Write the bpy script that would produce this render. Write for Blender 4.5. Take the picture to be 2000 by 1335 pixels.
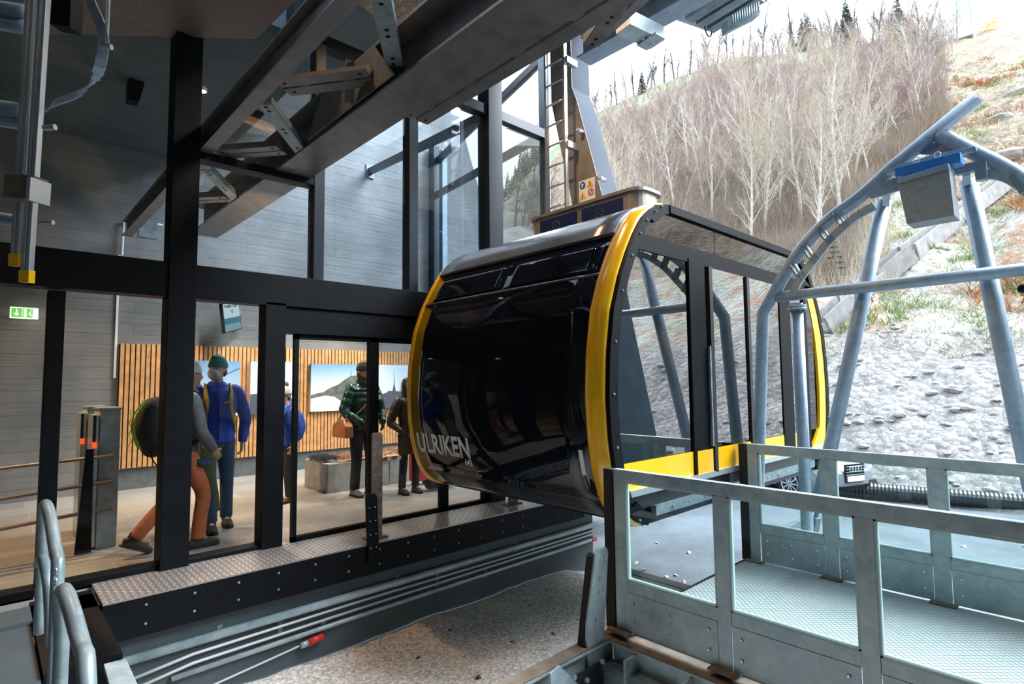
import bpy, math, random
from mathutils import Vector, Matrix, noise
S = bpy.context.scene
for o in list(bpy.data.objects): bpy.data.objects.remove(o)
COL = S.collection
PI = math.pi
# ---------------------------------------------------------------- camera
FPX = 1097.3
YAW, PITCH, ROLL = .81901214, .06861612, -.01032388
CAM = Vector((0, 0, 1.6))
_f = Vector((math.cos(YAW)*math.cos(PITCH), math.sin(YAW)*math.cos(PITCH), math.sin(PITCH)))
_r0 = Vector((math.sin(YAW), -math.cos(YAW), 0)); _u0 = _r0.cross(_f)
_c, _s = math.cos(ROLL), math.sin(ROLL)
CR, CU, CB = _c*_r0+_s*_u0, -_s*_r0+_c*_u0, -_f
cd = bpy.data.cameras.new('camera'); cam = bpy.data.objects.new('camera', cd); COL.objects.link(cam)
cd.sensor_width = 36; cd.lens = FPX/2000*36; cd.clip_start = .05; cd.clip_end = 2000
m = Matrix((CR, CU, CB)).transposed().to_4x4(); m.translation = CAM; cam.matrix_world = m
S.camera = cam
def ray(x, y): return CR*(x-1000) - CU*(y-667.5) - CB*FPX
def at(x, y, X=None, Y=None, Z=None, D=None):
    d = ray(x, y)
    if X is not None: t = X/d.x
    elif Y is not None: t = Y/d.y
    elif Z is not None: t = (Z-CAM.z)/d.z
    else: t = D/FPX
    return CAM + d*t
# ---------------------------------------------------------------- world, exposure
S.view_settings.view_transform = 'Standard'; S.view_settings.look = 'None'
S.view_settings.gamma = 1; S.view_settings.exposure = 0.0; S.view_settings.use_curve_mapping = False
w = bpy.data.worlds.new('overcast'); S.world = w; w.use_nodes = True
nt = w.node_tree; nt.nodes.clear()
wo = nt.nodes.new('ShaderNodeOutputWorld'); wb = nt.nodes.new('ShaderNodeBackground')
tc = nt.nodes.new('ShaderNodeTexCoord'); sp = nt.nodes.new('ShaderNodeSeparateXYZ'); cr = nt.nodes.new('ShaderNodeValToRGB')
nt.links.new(tc.outputs['Generated'], sp.inputs[0]); nt.links.new(sp.outputs['Z'], cr.inputs[0])
cr.color_ramp.elements[0].position = 0; cr.color_ramp.elements[0].color = (.86, .93, 1, 1)
cr.color_ramp.elements[1].position = .9; cr.color_ramp.elements[1].color = (.55, .75, 1, 1)
e = cr.color_ramp.elements.new(.45); e.color = (.86, .92, 1, 1)
nt.links.new(cr.outputs[0], wb.inputs[0]); wb.inputs[1].default_value = 3.8
nt.links.new(wb.outputs[0], wo.inputs[0])
sun = bpy.data.lights.new('sun', 'SUN'); sun.energy = 15; sun.angle = math.radians(40); sun.color = (.86, .93, 1)
so = bpy.data.objects.new('sun', sun); COL.objects.link(so)
so.rotation_euler = Vector((.50, -.50, .70)).to_track_quat('Z', 'Y').to_euler()
# ---------------------------------------------------------------- materials
def new_mat(name):
    m = bpy.data.materials.new(name); m.use_nodes = True
    return m, m.node_tree, m.node_tree.nodes['Principled BSDF']
def mat(name, col, rough=.6, metal=0, var=.0, scale=6, bump=0, emit=None, es=0, spec=None, col2=None, contrast=1, coat=0, detail=6):
    m, t, b = new_mat(name)
    b.inputs['Roughness'].default_value = rough; b.inputs['Metallic'].default_value = metal
    if spec is not None: b.inputs['Specular IOR Level'].default_value = spec
    if coat: b.inputs['Coat Weight'].default_value = coat; b.inputs['Coat Roughness'].default_value = .05
    c = (*col, 1)
    if var or col2 or bump:
        g = t.nodes.new('ShaderNodeNewGeometry') if False else t.nodes.new('ShaderNodeTexCoord')
        n = t.nodes.new('ShaderNodeTexNoise'); n.inputs['Scale'].default_value = scale; n.inputs['Detail'].default_value = detail
        t.links.new(g.outputs['Object'], n.inputs['Vector'])
        r = t.nodes.new('ShaderNodeValToRGB'); t.links.new(n.outputs['Fac'], r.inputs[0])
        lo, hi = .5-.2/contrast, .5+.2/contrast
        r.color_ramp.elements[0].position = lo; r.color_ramp.elements[1].position = hi
        if col2: a, z = col, col2
        else: a = [x*(1-var) for x in col]; z = [min(1, x*(1+var)) for x in col]
        r.color_ramp.elements[0].color = (*a, 1); r.color_ramp.elements[1].color = (*z, 1)
        t.links.new(r.outputs[0], b.inputs['Base Color'])
        if bump:
            bp = t.nodes.new('ShaderNodeBump'); bp.inputs['Strength'].default_value = bump; bp.inputs['Distance'].default_value = .02
            t.links.new(n.outputs['Fac'], bp.inputs['Height']); t.links.new(bp.outputs[0], b.inputs['Normal'])
    else: b.inputs['Base Color'].default_value = c
    if emit: b.inputs['Emission Color'].default_value = (*emit, 1); b.inputs['Emission Strength'].default_value = es
    return m
def glass(name, tint=(.95, .98, 1), refl=.5, rough=.0, ior=1.5, add=0.0):
    m = bpy.data.materials.new(name); m.use_nodes = True; t = m.node_tree; t.nodes.clear()
    o = t.nodes.new('ShaderNodeOutputMaterial'); mx = t.nodes.new('ShaderNodeMixShader')
    tr = t.nodes.new('ShaderNodeBsdfTransparent'); gl = t.nodes.new('ShaderNodeBsdfGlossy')
    tr.inputs[0].default_value = (*tint, 1); gl.inputs['Roughness'].default_value = rough
    fr = t.nodes.new('ShaderNodeFresnel'); fr.inputs[0].default_value = ior
    ma = t.nodes.new('ShaderNodeMath'); ma.operation = 'MULTIPLY_ADD'; ma.inputs[1].default_value = refl; ma.inputs[2].default_value = add; ma.use_clamp = True
    t.links.new(fr.outputs[0], ma.inputs[0]); t.links.new(ma.outputs[0], mx.inputs[0])
    t.links.new(tr.outputs[0], mx.inputs[1]); t.links.new(gl.outputs[0], mx.inputs[2]); t.links.new(mx.outputs[0], o.inputs[0])
    return m
def node_mat(name, build, rough=.8, metal=0):
    m, t, b = new_mat(name); b.inputs['Roughness'].default_value = rough; b.inputs['Metallic'].default_value = metal
    build(t, b); return m
def pos_xyz(t):
    g = t.nodes.new('ShaderNodeTexCoord'); return g.outputs['Object']
def mapping(t, src, scale=(1, 1, 1), rot=(0, 0, 0)):
    mp = t.nodes.new('ShaderNodeMapping'); mp.inputs['Scale'].default_value = scale; mp.inputs['Rotation'].default_value = rot
    t.links.new(src, mp.inputs[0]); return mp.outputs[0]
def ramp(t, src, stops):
    r = t.nodes.new('ShaderNodeValToRGB'); t.links.new(src, r.inputs[0]); e = r.color_ramp.elements
    e[0].position, e[0].color = stops[0][0], (*stops[0][1], 1); e[1].position, e[1].color = stops[-1][0], (*stops[-1][1], 1)
    for p, c in stops[1:-1]: x = e.new(p); x.color = (*c, 1)
    return r.outputs[0]
def noise_n(t, src, scale, detail=5, rough=.6):
    n = t.nodes.new('ShaderNodeTexNoise'); n.inputs['Scale'].default_value = scale; n.inputs['Detail'].default_value = detail; n.inputs['Roughness'].default_value = rough
    if src: t.links.new(src, n.inputs['Vector'])
    return n.outputs['Fac']
def mixc(t, f, a, b, typ='MIX'):
    mx = t.nodes.new('ShaderNodeMix'); mx.data_type = 'RGBA'; mx.blend_type = typ
    if isinstance(f, float): mx.inputs[0].default_value = f
    else: t.links.new(f, mx.inputs[0])
    for i, v in ((6, a), (7, b)):
        if isinstance(v, tuple): mx.inputs[i].default_value = (*v, 1)
        else: t.links.new(v, mx.inputs[i])
    return mx.outputs[2]
def bumpn(t, b, h, strength=.5, dist=.02):
    bp = t.nodes.new('ShaderNodeBump'); bp.inputs['Strength'].default_value = strength; bp.inputs['Distance'].default_value = dist
    t.links.new(h, bp.inputs['Height']); t.links.new(bp.outputs[0], b.inputs['Normal'])
def concrete_build(c1, c2):
    def f(t, b):
        p = pos_xyz(t)
        # boards run along x; brick texture on (x, z)
        sw = t.nodes.new('ShaderNodeSeparateXYZ'); t.links.new(p, sw.inputs[0])
        cb = t.nodes.new('ShaderNodeCombineXYZ'); t.links.new(sw.outputs[0], cb.inputs[0]); t.links.new(sw.outputs[2], cb.inputs[1])
        br = t.nodes.new('ShaderNodeTexBrick'); t.links.new(cb.outputs[0], br.inputs['Vector'])
        br.inputs['Scale'].default_value = 1; br.inputs['Brick Width'].default_value = 3.3; br.inputs['Row Height'].default_value = .17
        br.inputs['Mortar Size'].default_value = .006; br.inputs['Color1'].default_value = (1, 1, 1, 1); br.inputs['Color2'].default_value = (.8, .8, .8, 1); br.inputs['Mortar'].default_value = (.35, .35, .35, 1)
        n = noise_n(t, mapping(t, p, (.6, 1, 9)), 2.5); n2 = noise_n(t, p, 1.1)
        col = ramp(t, n2, [(.35, c1), (.65, c2)])
        col = mixc(t, .45, col, br.outputs['Color'], 'MULTIPLY'); t.links.new(col, b.inputs['Base Color'])
        a = t.nodes.new('ShaderNodeMath'); a.operation = 'ADD'; t.links.new(n, a.inputs[0]); t.links.new(br.outputs['Fac'], a.inputs[1]); 
        bumpn(t, b, a.outputs[0], .5, .02)
    return f
def tile_build(t, b):
    p = pos_xyz(t)
    br = t.nodes.new('ShaderNodeTexBrick'); t.links.new(mapping(t, p, (1, 1, 1)), br.inputs['Vector']); br.offset = .5
    br.inputs['Scale'].default_value = 1; br.inputs['Brick Width'].default_value = .9; br.inputs['Row Height'].default_value = .45
    br.inputs['Mortar Size'].default_value = .005; br.inputs['Color1'].default_value = (.33, .31, .29, 1); br.inputs['Color2'].default_value = (.42, .40, .37, 1); br.inputs['Mortar'].default_value = (.55, .54, .5, 1)
    n = noise_n(t, p, 5); col = mixc(t, .35, br.outputs['Color'], ramp(t, n, [(.3, (.55, .55, .55)), (.7, (1, 1, 1))]), 'MULTIPLY')
    t.links.new(col, b.inputs['Base Color'])
def plate_build(c1, c2, sc=14, ang=0):
    def f(t, b):   # raised bar tread pattern: two crossed sets of short dashes
        p = mapping(t, pos_xyz(t), (sc, sc, sc), (0, 0, ang))
        s = t.nodes.new('ShaderNodeSeparateXYZ'); t.links.new(p, s.inputs[0])
        def M(op, a, bb=None):
            x = t.nodes.new('ShaderNodeMath'); x.operation = op
            for i, v in ((0, a), (1, bb)):
                if v is None: continue
                if isinstance(v, (int, float)): x.inputs[i].default_value = v
                else: t.links.new(v, x.inputs[i])
            return x.outputs[0]
        fx, fy = M('FLOOR', s.outputs[0]), M('FLOOR', s.outputs[1])
        lx, ly = M('SUBTRACT', M('SUBTRACT', s.outputs[0], fx), .5), M('SUBTRACT', M('SUBTRACT', s.outputs[1], fy), .5)
        par = M('MODULO', M('ADD', M('ADD', fx, fy), 1000), 2)
        sg = M('SUBTRACT', M('MULTIPLY', par, 2), 1)
        u = M('ADD', lx, M('MULTIPLY', ly, sg)); v = M('SUBTRACT', M('MULTIPLY', lx, sg), ly)
        d = M('ADD', M('POWER', M('ABSOLUTE', M('DIVIDE', u, .62)), 2), M('POWER', M('ABSOLUTE', M('DIVIDE', v, .2)), 2))
        h = M('LESS_THAN', d, 1)
        t.links.new(mixc(t, h, c1, c2), b.inputs['Base Color']); bumpn(t, b, h, .8, .004)
    return f
def grid_build(t, b):
    p = mapping(t, pos_xyz(t), (1, 1, 1), (0, 0, PI/4))
    br = t.nodes.new('ShaderNodeTexBrick'); t.links.new(p, br.inputs['Vector']); br.offset = 0
    br.inputs['Scale'].default_value = 1; br.inputs['Brick Width'].default_value = .034; br.inputs['Row Height'].default_value = .034
    br.inputs['Mortar Size'].default_value = .0028; br.inputs['Color1'].default_value = (.40, .43, .42, 1); br.inputs['Color2'].default_value = (.35, .38, .37, 1); br.inputs['Mortar'].default_value = (.07, .09, .10, 1)
    t.links.new(br.outputs['Color'], b.inputs['Base Color']); bumpn(t, b, br.outputs['Fac'], -.4, .004)
def gravel_build(c1, c2, c3, sc):
    def f(t, b):
        p = pos_xyz(t); v = t.nodes.new('ShaderNodeTexVoronoi'); v.inputs['Scale'].default_value = sc; t.links.new(p, v.inputs['Vector'])
        s = t.nodes.new('ShaderNodeSeparateColor'); t.links.new(v.outputs['Color'], s.inputs[0])
        col = ramp(t, s.outputs[0], [(0, c1), (.5, c2), (1, c3)])
        col = mixc(t, .5, col, ramp(t, v.outputs['Distance'], [(.0, (1, 1, 1)), (.7, (.35, .35, .35))]), 'MULTIPLY')
        n = noise_n(t, p, 1.3); col = mixc(t, .2, col, ramp(t, n, [(.35, (.62, .6, .6)), (.6, (1, 1, 1))]), 'MULTIPLY')
        t.links.new(col, b.inputs['Base Color']); bumpn(t, b, v.outputs['Distance'], -.35, .01)
    return f
def galv_build(c1, c2):
    def f(t, b):
        p = pos_xyz(t); v = t.nodes.new('ShaderNodeTexVoronoi'); v.inputs['Scale'].default_value = 22; t.links.new(p, v.inputs['Vector'])
        s = t.nodes.new('ShaderNodeSeparateColor'); t.links.new(v.outputs['Color'], s.inputs[0])
        n = noise_n(t, p, 4); a = t.nodes.new('ShaderNodeMath'); a.operation = 'MULTIPLY_ADD'; t.links.new(s.outputs[0], a.inputs[0]); a.inputs[1].default_value = .22; t.links.new(n, a.inputs[2])
        t.links.new(ramp(t, a.outputs[0], [(.35, c1), (.85, c2)]), b.inputs['Base Color'])
        t.links.new(ramp(t, a.outputs[0], [(.3, (.34,)*3), (.9, (.55,)*3)]), b.inputs['Roughness'])
    return f
M = {}
M['galv'] = node_mat('galvanised_steel', galv_build((.24, .32, .35), (.43, .51, .53)), metal=.35)
M['galv_dark'] = node_mat('weathered_galvanised_steel', galv_build((.10, .14, .16), (.24, .30, .33)), metal=.35)
M['tube_blue'] = node_mat('painted_blue_grey_tube', galv_build((.19, .26, .33), (.29, .38, .46)), metal=.2)
M['steel'] = mat('greyish_brown_primed_steel', (.13, .13, .135), .45, .3, .25, 7)
M['black'] = mat('black_painted_steel', (.003, .004, .0055), .5, 0, .3, 5, spec=.12)
M['navyblack'] = mat('dark_navy_aluminium_profile', (.008, .015, .024), .35, .2, spec=.35)
M['rubber'] = mat('black_rubber', (.008, .008, .009), .8)
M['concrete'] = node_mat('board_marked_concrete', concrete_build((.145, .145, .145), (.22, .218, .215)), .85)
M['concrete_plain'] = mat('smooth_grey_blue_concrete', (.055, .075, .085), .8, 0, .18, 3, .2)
M['concrete_block'] = mat('cast_concrete_block', (.33, .32, .29), .8, 0, .2, 8, .2)
M['tiles'] = node_mat('large_grey_floor_tiles', tile_build, .38)
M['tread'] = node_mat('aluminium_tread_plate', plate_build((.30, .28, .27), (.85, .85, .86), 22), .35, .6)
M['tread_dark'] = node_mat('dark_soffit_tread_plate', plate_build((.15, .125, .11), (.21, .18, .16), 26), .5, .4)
M['grid'] = node_mat('grey_antislip_grid_floor', grid_build, .6)
M['gravel_pit'] = node_mat('pale_pea_gravel', gravel_build((.42, .40, .37), (.66, .65, .62), (.92, .91, .88), 48), .95)
def asphalt_build(t, b):
    p = pos_xyz(t); n1 = noise_n(t, p, .5, 6, .65); n2 = noise_n(t, p, 60, 3, .7)
    c = ramp(t, n1, [(.38, (.065, .07, .082)), (.62, (.14, .15, .17))]); c = mixc(t, .6, c, ramp(t, n2, [(.35, (.55, .55, .57)), (.65, (1, 1, 1))]), 'MULTIPLY')
    t.links.new(c, b.inputs['Base Color']); bumpn(t, b, n2, .5, .01)
M['asphalt'] = node_mat('frosty_asphalt', asphalt_build, .85)
M['wood'] = mat('oiled_oak_slat', (.52, .27, .11), .5, 0, .25, 9)
M['slat_back'] = mat('black_felt_backing', (.012, .01, .009), .9)
M['yellow'] = mat('yellow_gloss_paint', (.80, .43, .006), .22, 0, coat=.6)
M['dark_glass'] = mat('black_tinted_glass', (.004, .005, .009), .03, 0, spec=.55)
M['dark_shell'] = mat('anthracite_gloss_shell', (.028, .03, .036), .18, .3)
M['roof_shell'] = mat('grey_metallic_roof_shell', (.08, .08, .085), .25, .6)
M['silver'] = mat('brushed_silver', (.68, .71, .74), .3, .8)
M['win'] = glass('hall_glazing', (.80, .82, .82), .25, 0, 1.45)
M['win_up'] = glass('upper_hall_glazing', (.88, .95, 1), .35, 0, 1.5)
M['win_cabin'] = glass('tinted_cabin_glazing', (.16, .19, .21), 1.0, 0, 1.5, .38)
M['fascia'] = glass('dark_fascia_glass', (.05, .05, .05), 1.0, 0, 1.5, .10)
M['win_rail'] = glass('balustrade_glass', (.93, .98, .97), .8, 0, 1.45)
M['edge_glass'] = mat('pale_green_glass_edge', (.34, .45, .44), .3)
M['white'] = mat('white_paint', (.78, .78, .76), .5)
M['grey_text'] = mat('light_grey_lettering', (.62, .63, .64), .5)
M['alu'] = mat('satin_aluminium', (.52, .56, .60), .28, .75, .1, 5)
M['rust'] = mat('rust_stained_flange', (.10, .08, .06), .75, .2, col2=(.18, .15, .115), scale=14)
M['box_steel'] = mat('brushed_brown_grey_steel', (.30, .27, .24), .4, .5, .2, 6)
M['arm_grey'] = mat('pale_grey_hanger_paint', (.095, .11, .135), .85, 0, .06, 3, spec=.1)
M['blue_plate'] = mat('dark_blue_enamel', (.008, .018, .10), .35)
M['blue_box'] = mat('bright_blue_enamel', (.02, .17, .48), .4)
M['grey_box'] = mat('grey_ribbed_cabinet', (.22, .25, .26), .6, .2, .12, 30)
M['pipe_white'] = mat('white_cable', (.42, .44, .44), .45)
M['red'] = mat('red_plastic', (.45, .02, .02), .45)
M['skin'] = mat('skin', (.52, .30, .21), .55)
M['sky_pic'] = None
# ---------------------------------------------------------------- mesh helpers
class MB:
    def __init__(s): s.v = []; s.f = []
    def add(s, vs, fs):
        n = len(s.v); s.v += [tuple(v) for v in vs]; s.f += [tuple(i+n for i in f) for f in fs]; return s
    def box(s, x0, x1, y0, y1, z0, z1):
        return s.add([(x, y, z) for x in (x0, x1) for y in (y0, y1) for z in (z0, z1)],
                     [(0, 1, 3, 2), (4, 6, 7, 5), (0, 4, 5, 1), (2, 3, 7, 6), (0, 2, 6, 4), (1, 5, 7, 3)])
    def bar(s, p, q, w, h, up=(0, 0, 1)):
        p, q, up = Vector(p), Vector(q), Vector(up); d = (q-p).normalized(); a = d.cross(up)
        if a.length < 1e-4: a = d.cross(Vector((1, 0, 0)))
        a.normalize(); b = a.cross(d)
        vs = [P+a*(w/2*i)+b*(h/2*j) for P in (p, q) for i in (-1, 1) for j in (-1, 1)]
        return s.add(vs, [(0, 1, 3, 2), (4, 6, 7, 5), (0, 4, 5, 1), (2, 3, 7, 6), (0, 2, 6, 4), (1, 5, 7, 3)])
    def tube(s, pts, r, n=10, cap=True, r2=None):
        pts = [Vector(p) for p in pts]; rings = []; prev = None
        for i, p in enumerate(pts):
            d = ((pts[min(i+1, len(pts)-1)]-p).normalized() + (p-pts[max(i-1, 0)]).normalized())
            if d.length < 1e-6: d = Vector((0, 0, 1))
            d.normalize()
            if prev is None: a = d.orthogonal().normalized()
            else: a = (prev-d*prev.dot(d)).normalized()
            prev = a; b = d.cross(a)
            rr = r if r2 is None else r+(r2-r)*i/(len(pts)-1)
            if isinstance(r, (list, tuple)): rr = r[i]
            rings.append([p+(a*math.cos(2*PI*k/n)+b*math.sin(2*PI*k/n))*rr for k in range(n)])
        vs = [v for R in rings for v in R]; fs = []
        for i in range(len(pts)-1):
            for k in range(n): fs.append((i*n+k, i*n+(k+1) % n, (i+1)*n+(k+1) % n, (i+1)*n+k))
        if cap: fs += [tuple(range(n))[::-1], tuple((len(pts)-1)*n+k for k in range(n))]
        return s.add(vs, fs)
    def prism(s, poly, ext):
        ext = Vector(ext); n = len(poly); vs = [Vector(p) for p in poly]; vs += [v+ext for v in vs]
        return s.add(vs, [tuple(range(n))[::-1], tuple(range(n, 2*n))] + [(i, (i+1) % n, (i+1) % n+n, i+n) for i in range(n)])
    def ibeam(s, p, q, w, h, tf=.018, tw=.012, up=(0, 0, 1)):   # p, q: centre line of the BOTTOM face
        p, q, up = Vector(p), Vector(q), Vector(up)
        s.bar(p+up*tf/2, q+up*tf/2, w, tf, up); s.bar(p+up*(h-tf/2), q+up*(h-tf/2), w, tf, up)
        return s.bar(p+up*h/2, q+up*h/2, tw, h-2*tf, up)
    def sphere(s, c, r, n=12, m=8, sc=(1, 1, 1)):
        vs = [Vector(c)+Vector((0, 0, r*sc[2]))]; fs = []
        for i in range(1, m):
            t = PI*i/m
            for k in range(n): vs.append(Vector(c)+Vector((r*sc[0]*math.sin(t)*math.cos(2*PI*k/n), r*sc[1]*math.sin(t)*math.sin(2*PI*k/n), r*sc[2]*math.cos(t))))
        vs.append(Vector(c)-Vector((0, 0, r*sc[2])))
        for k in range(n): fs.append((0, 1+k, 1+(k+1) % n)); fs.append((len(vs)-1, (m-2)*n+1+(k+1) % n, (m-2)*n+1+k))
        for i in range(m-2):
            for k in range(n): fs.append((1+i*n+k, 1+(i+1)*n+k, 1+(i+1)*n+(k+1) % n, 1+i*n+(k+1) % n))
        return s.add(vs, fs)
    def build(s, name, mat, parent=None, smooth=False, bevel=0, label=None, recalc=True):
        me = bpy.data.meshes.new(name); me.from_pydata(s.v, [], s.f); me.update()
        if recalc:
            import bmesh
            b = bmesh.new(); b.from_mesh(me); bmesh.ops.recalc_face_normals(b, faces=b.faces); b.to_mesh(me); b.free()
        if isinstance(mat, (list, tuple)):
            for x in mat: me.materials.append(x)
        else: me.materials.append(mat)
        if smooth: me.shade_smooth()
        o = bpy.data.objects.new(name, me); COL.objects.link(o)
        if bevel:
            bm = o.modifiers.new('bevel', 'BEVEL'); bm.width = bevel; bm.segments = 2; bm.limit_method = 'ANGLE'
        if parent: attach(o, parent)
        if label: o['label'] = label
        return o
def wloc(o):
    v = Vector(o.location)
    while o.parent: o = o.parent; v += o.location
    return v
def attach(o, parent): o.parent = parent; o.location = Vector(o.location)-wloc(parent)
def tag(o, label, cat, group=None, kind=None):
    if label: o['label'] = label
    if cat: o['category'] = cat
    if group: o['group'] = group
    if kind: o['kind'] = kind
    return o
def thing(name, label, cat, loc=(0, 0, 0), group=None):
    o = bpy.data.objects.new(name, None); COL.objects.link(o); o.location = loc; o.empty_display_size = .2
    return tag(o, label, cat, group)
def struct(mb, name, mat, label=None, **k):
    o = mb.build(name, mat, **k); o['kind'] = 'structure'
    if label: o['label'] = label
    return o
def dup(root, delta, label=None, group=None):
    r = root.copy(); COL.objects.link(r); r.location = Vector(root.location)+Vector(delta)
    if label: r['label'] = label
    if group: r['group'] = group
    for ch in list(root.children):
        c = ch.copy(); COL.objects.link(c); c.parent = r
        for g in list(ch.children):
            d = g.copy(); COL.objects.link(d); d.parent = c
    return r
def text_mesh(txt, size, ext=.002, align='LEFT', fx=1.0):
    cu = bpy.data.curves.new('t', 'FONT'); cu.body = txt; cu.size = size; cu.extrude = ext; cu.align_x = align; cu.offset = size*.03
    o = bpy.data.objects.new('t', cu); COL.objects.link(o); dg = bpy.context.evaluated_depsgraph_get(); dg.update()
    me = bpy.data.meshes.new_from_object(o.evaluated_get(dg)); bpy.data.objects.remove(o)
    for v in me.vertices: v.co.x *= fx
    return me
def text_obj(name, txt, size, mat, parent, O, ux, uy, fx=1.0, func=None, ext=.002):
    me = text_mesh(txt, size, ext, fx=fx); O, ux, uy = Vector(O), Vector(ux).normalized(), Vector(uy).normalized(); n = ux.cross(uy)
    for v in me.vertices:
        p = O+ux*v.co.x+uy*v.co.y+n*v.co.z
        if func: p = func(p)
        v.co = p
    me.materials.clear(); me.materials.append(mat)
    o = bpy.data.objects.new(name, me); COL.objects.link(o)
    if parent: attach(o, parent)
    return o
def bolts(pts, r, nrm, parent, mat, name='bolt', h=.012):
    nrm = Vector(nrm)
    for p in pts:
        p = Vector(p); MB().tube([p-nrm*.002, p+nrm*h*.6, p+nrm*h], [r, r, r*.6], 6).build(name, mat, parent)
# ================================================================ THE SETTING
# ground outside: asphalt yard (with the pit cut out), gravel pit, concrete walls of the pit
ZG = -1.09
b = MB(); b.add([(6.78, -14, ZG), (19, -14, ZG), (19, 30, ZG), (6.78, 30, ZG)], [(0, 1, 2, 3)])
struct(b, 'ground', M['asphalt'])
pg = MB(); nx, ny = 60, 46
for i in range(nx+1):
    for j in range(ny+1):
        x, y = -4+10.70*i/nx, -3.9+9.1*j/ny
        pg.v.append((x, y, -.985-.27*max(0, min(1, (x-5.8)/.85))+.035*noise.noise(Vector((x*1.3, y*1.3, 0)))+.015*noise.noise(Vector((x*5, y*5, 3)))+(.04 if y > 4.9 else 0)))
pg.f = [(i*(ny+1)+j, (i+1)*(ny+1)+j, (i+1)*(ny+1)+j+1, i*(ny+1)+j+1) for i in range(nx) for j in range(ny)]
o = pg.build('gravel_bed', M['gravel_pit'], smooth=True); tag(o, 'pale pea gravel covering the bottom of the cabin pit', 'gravel', kind='stuff')
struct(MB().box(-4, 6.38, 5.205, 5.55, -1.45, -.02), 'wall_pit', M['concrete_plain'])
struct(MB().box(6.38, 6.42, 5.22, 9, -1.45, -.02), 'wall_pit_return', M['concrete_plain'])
# steel kerb angle along the far edge of the pit
k = thing('kerb_beam', 'dark steel channel edging the gravel pit against the asphalt', 'kerb', (7.0, 2, ZG))
MB().box(6.74, 6.79, -3, 6.2, -1.42, ZG-.01).build('web', M['galv_dark'], k)
MB().box(6.64, 6.80, -3, 6.2, ZG-.012, ZG+.01).build('top_flange', M['black'], k)
# dark brown leaves in the gravel and pale ones on the asphalt
random.seed(5)
lv = [(2.2, 4.6), (2.6, 3.4), (3.2, 3.9), (3.9, 4.2), (4.6, 4.7), (3.3, 3.1), (2.9, 2.9), (4.1, 3.3), (5.1, 4.9), (4.9, 3.6), (5.6, 4.3), (2.4, 2.8), (3.6, 4.8), (2.0, 3.7), (4.5, 2.9), (5.9, 3.6), (3.0, 4.55), (3.75, 3.55), (1.9, 4.2), (2.75, 4.1), (6.1, 4.6), (5.3, 3.1), (4.3, 4.0), (3.45, 2.75)]
leafp = None
M['leaf'] = mat('brown_dead_leaf', (.07, .03, .015), .8)
M['leaf_pale'] = mat('pale_dry_leaf', (.6, .5, .38), .8)
def leaf(x, y, z, mt, lab, grp, s=1):
    b = MB(); pts = []
    for i in range(9):
        t = i/8; pts.append((t*.07*s, .026*s*math.sin(PI*t)*(1+.3*math.sin(9*t)), .012*s*math.sin(3*t+x)))
    for i in range(7, 0, -1):
        t = i/8; pts.append((t*.07*s, -.026*s*math.sin(PI*t), .010*s*math.sin(2*t+y)+.004))
    b.v = [Vector(p) for p in pts]; c = len(b.v); b.v.append(Vector((.035*s, 0, .018*s)))
    b.f = [(i, (i+1) % c, c) for i in range(c)]
    o = b.build('fallen_leaf', mt); o.location = (x, y, z); o.rotation_euler = (random.uniform(-.2, .2), random.uniform(-.2, .2), random.uniform(0, 6.3))
    tag(o, lab, 'leaf', grp)
for x, y in lv: leaf(x, y, -.985-.27*max(0, min(1, (x-5.8)/.85))+.03, M['leaf'], 'small brown dead leaf lying on the pale pit gravel', 'dead leaves on the pit gravel', random.uniform(.6, 1.1))
for px, py in ((1285, 1062), (1244, 1098), (1345, 1078), (1262, 1113), (1300, 1128), (1322, 1126), (1333, 1135), (1935, 1102), (1890, 1068), (1995, 1067)):
    p = at(px, py, Z=ZG); leaf(p.x, p.y, ZG+.01, M['leaf_pale'], 'pale dry leaf lying on the frosty asphalt', 'dry leaves on the asphalt', 1.3)
# hall floor, roof and concrete walls
struct(MB().box(-6, 9.2, 5.69, 10.6, -.12, 0), 'floor', M['tiles'])
YB = 10.4
wallp = [(-6, YB, -.2), (9.9, YB, -.2), (8.816, YB, 5.68), (8.689, YB, 6.23), (7.94, YB, 8.3), (7.94, YB, 9), (-6, YB, 9)]
struct(MB().prism(wallp, (0, .5, 0)), 'wall_back', M['concrete'])
struct(MB().box(-6.2, -6, -9, 10.6, -1.4, 9), 'wall_left', M['concrete'])
struct(MB().box(-6, 4.6, -5.2, -5, -1.4, 6.6), 'wall_rear', M['concrete'])
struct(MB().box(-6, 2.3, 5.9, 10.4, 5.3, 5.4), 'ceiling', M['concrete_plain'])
struct(MB().box(2.22, 2.3, 5.9, 10.4, 5.4, 6.8), 'added_sky_baffle', M['concrete_plain'])  # added baffle, mostly behind the large beam, keeping sky light off the wall
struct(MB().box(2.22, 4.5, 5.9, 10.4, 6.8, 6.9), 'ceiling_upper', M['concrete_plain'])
struct(MB().box(-6, 5.9, 2.6, 5.75, 6.6, 6.8), 'roof_deck', M['slat_back'])
struct(MB().box(-6, 3.6, -5.2, 2.6, 6.6, 6.8), 'roof_deck_rear', M['slat_back'])
# twin concrete wall on the other side of the bay, seen mirrored in the cabin window
struct(MB().prism([(9, -4.6, -1.3), (15.7, -4.6, -1.3), (15.5, -4.6, -.9), (14.1, -4.6, 3.45), (13.6, -4.6, 5.2), (13.6, -4.6, 7.6), (9, -4.6, 7.6)], (0, -.5, 0)), 'wall_right', node_mat('blue_grey_board_marked_concrete', concrete_build((.05, .085, .11), (.07, .11, .14)), .85))
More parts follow.
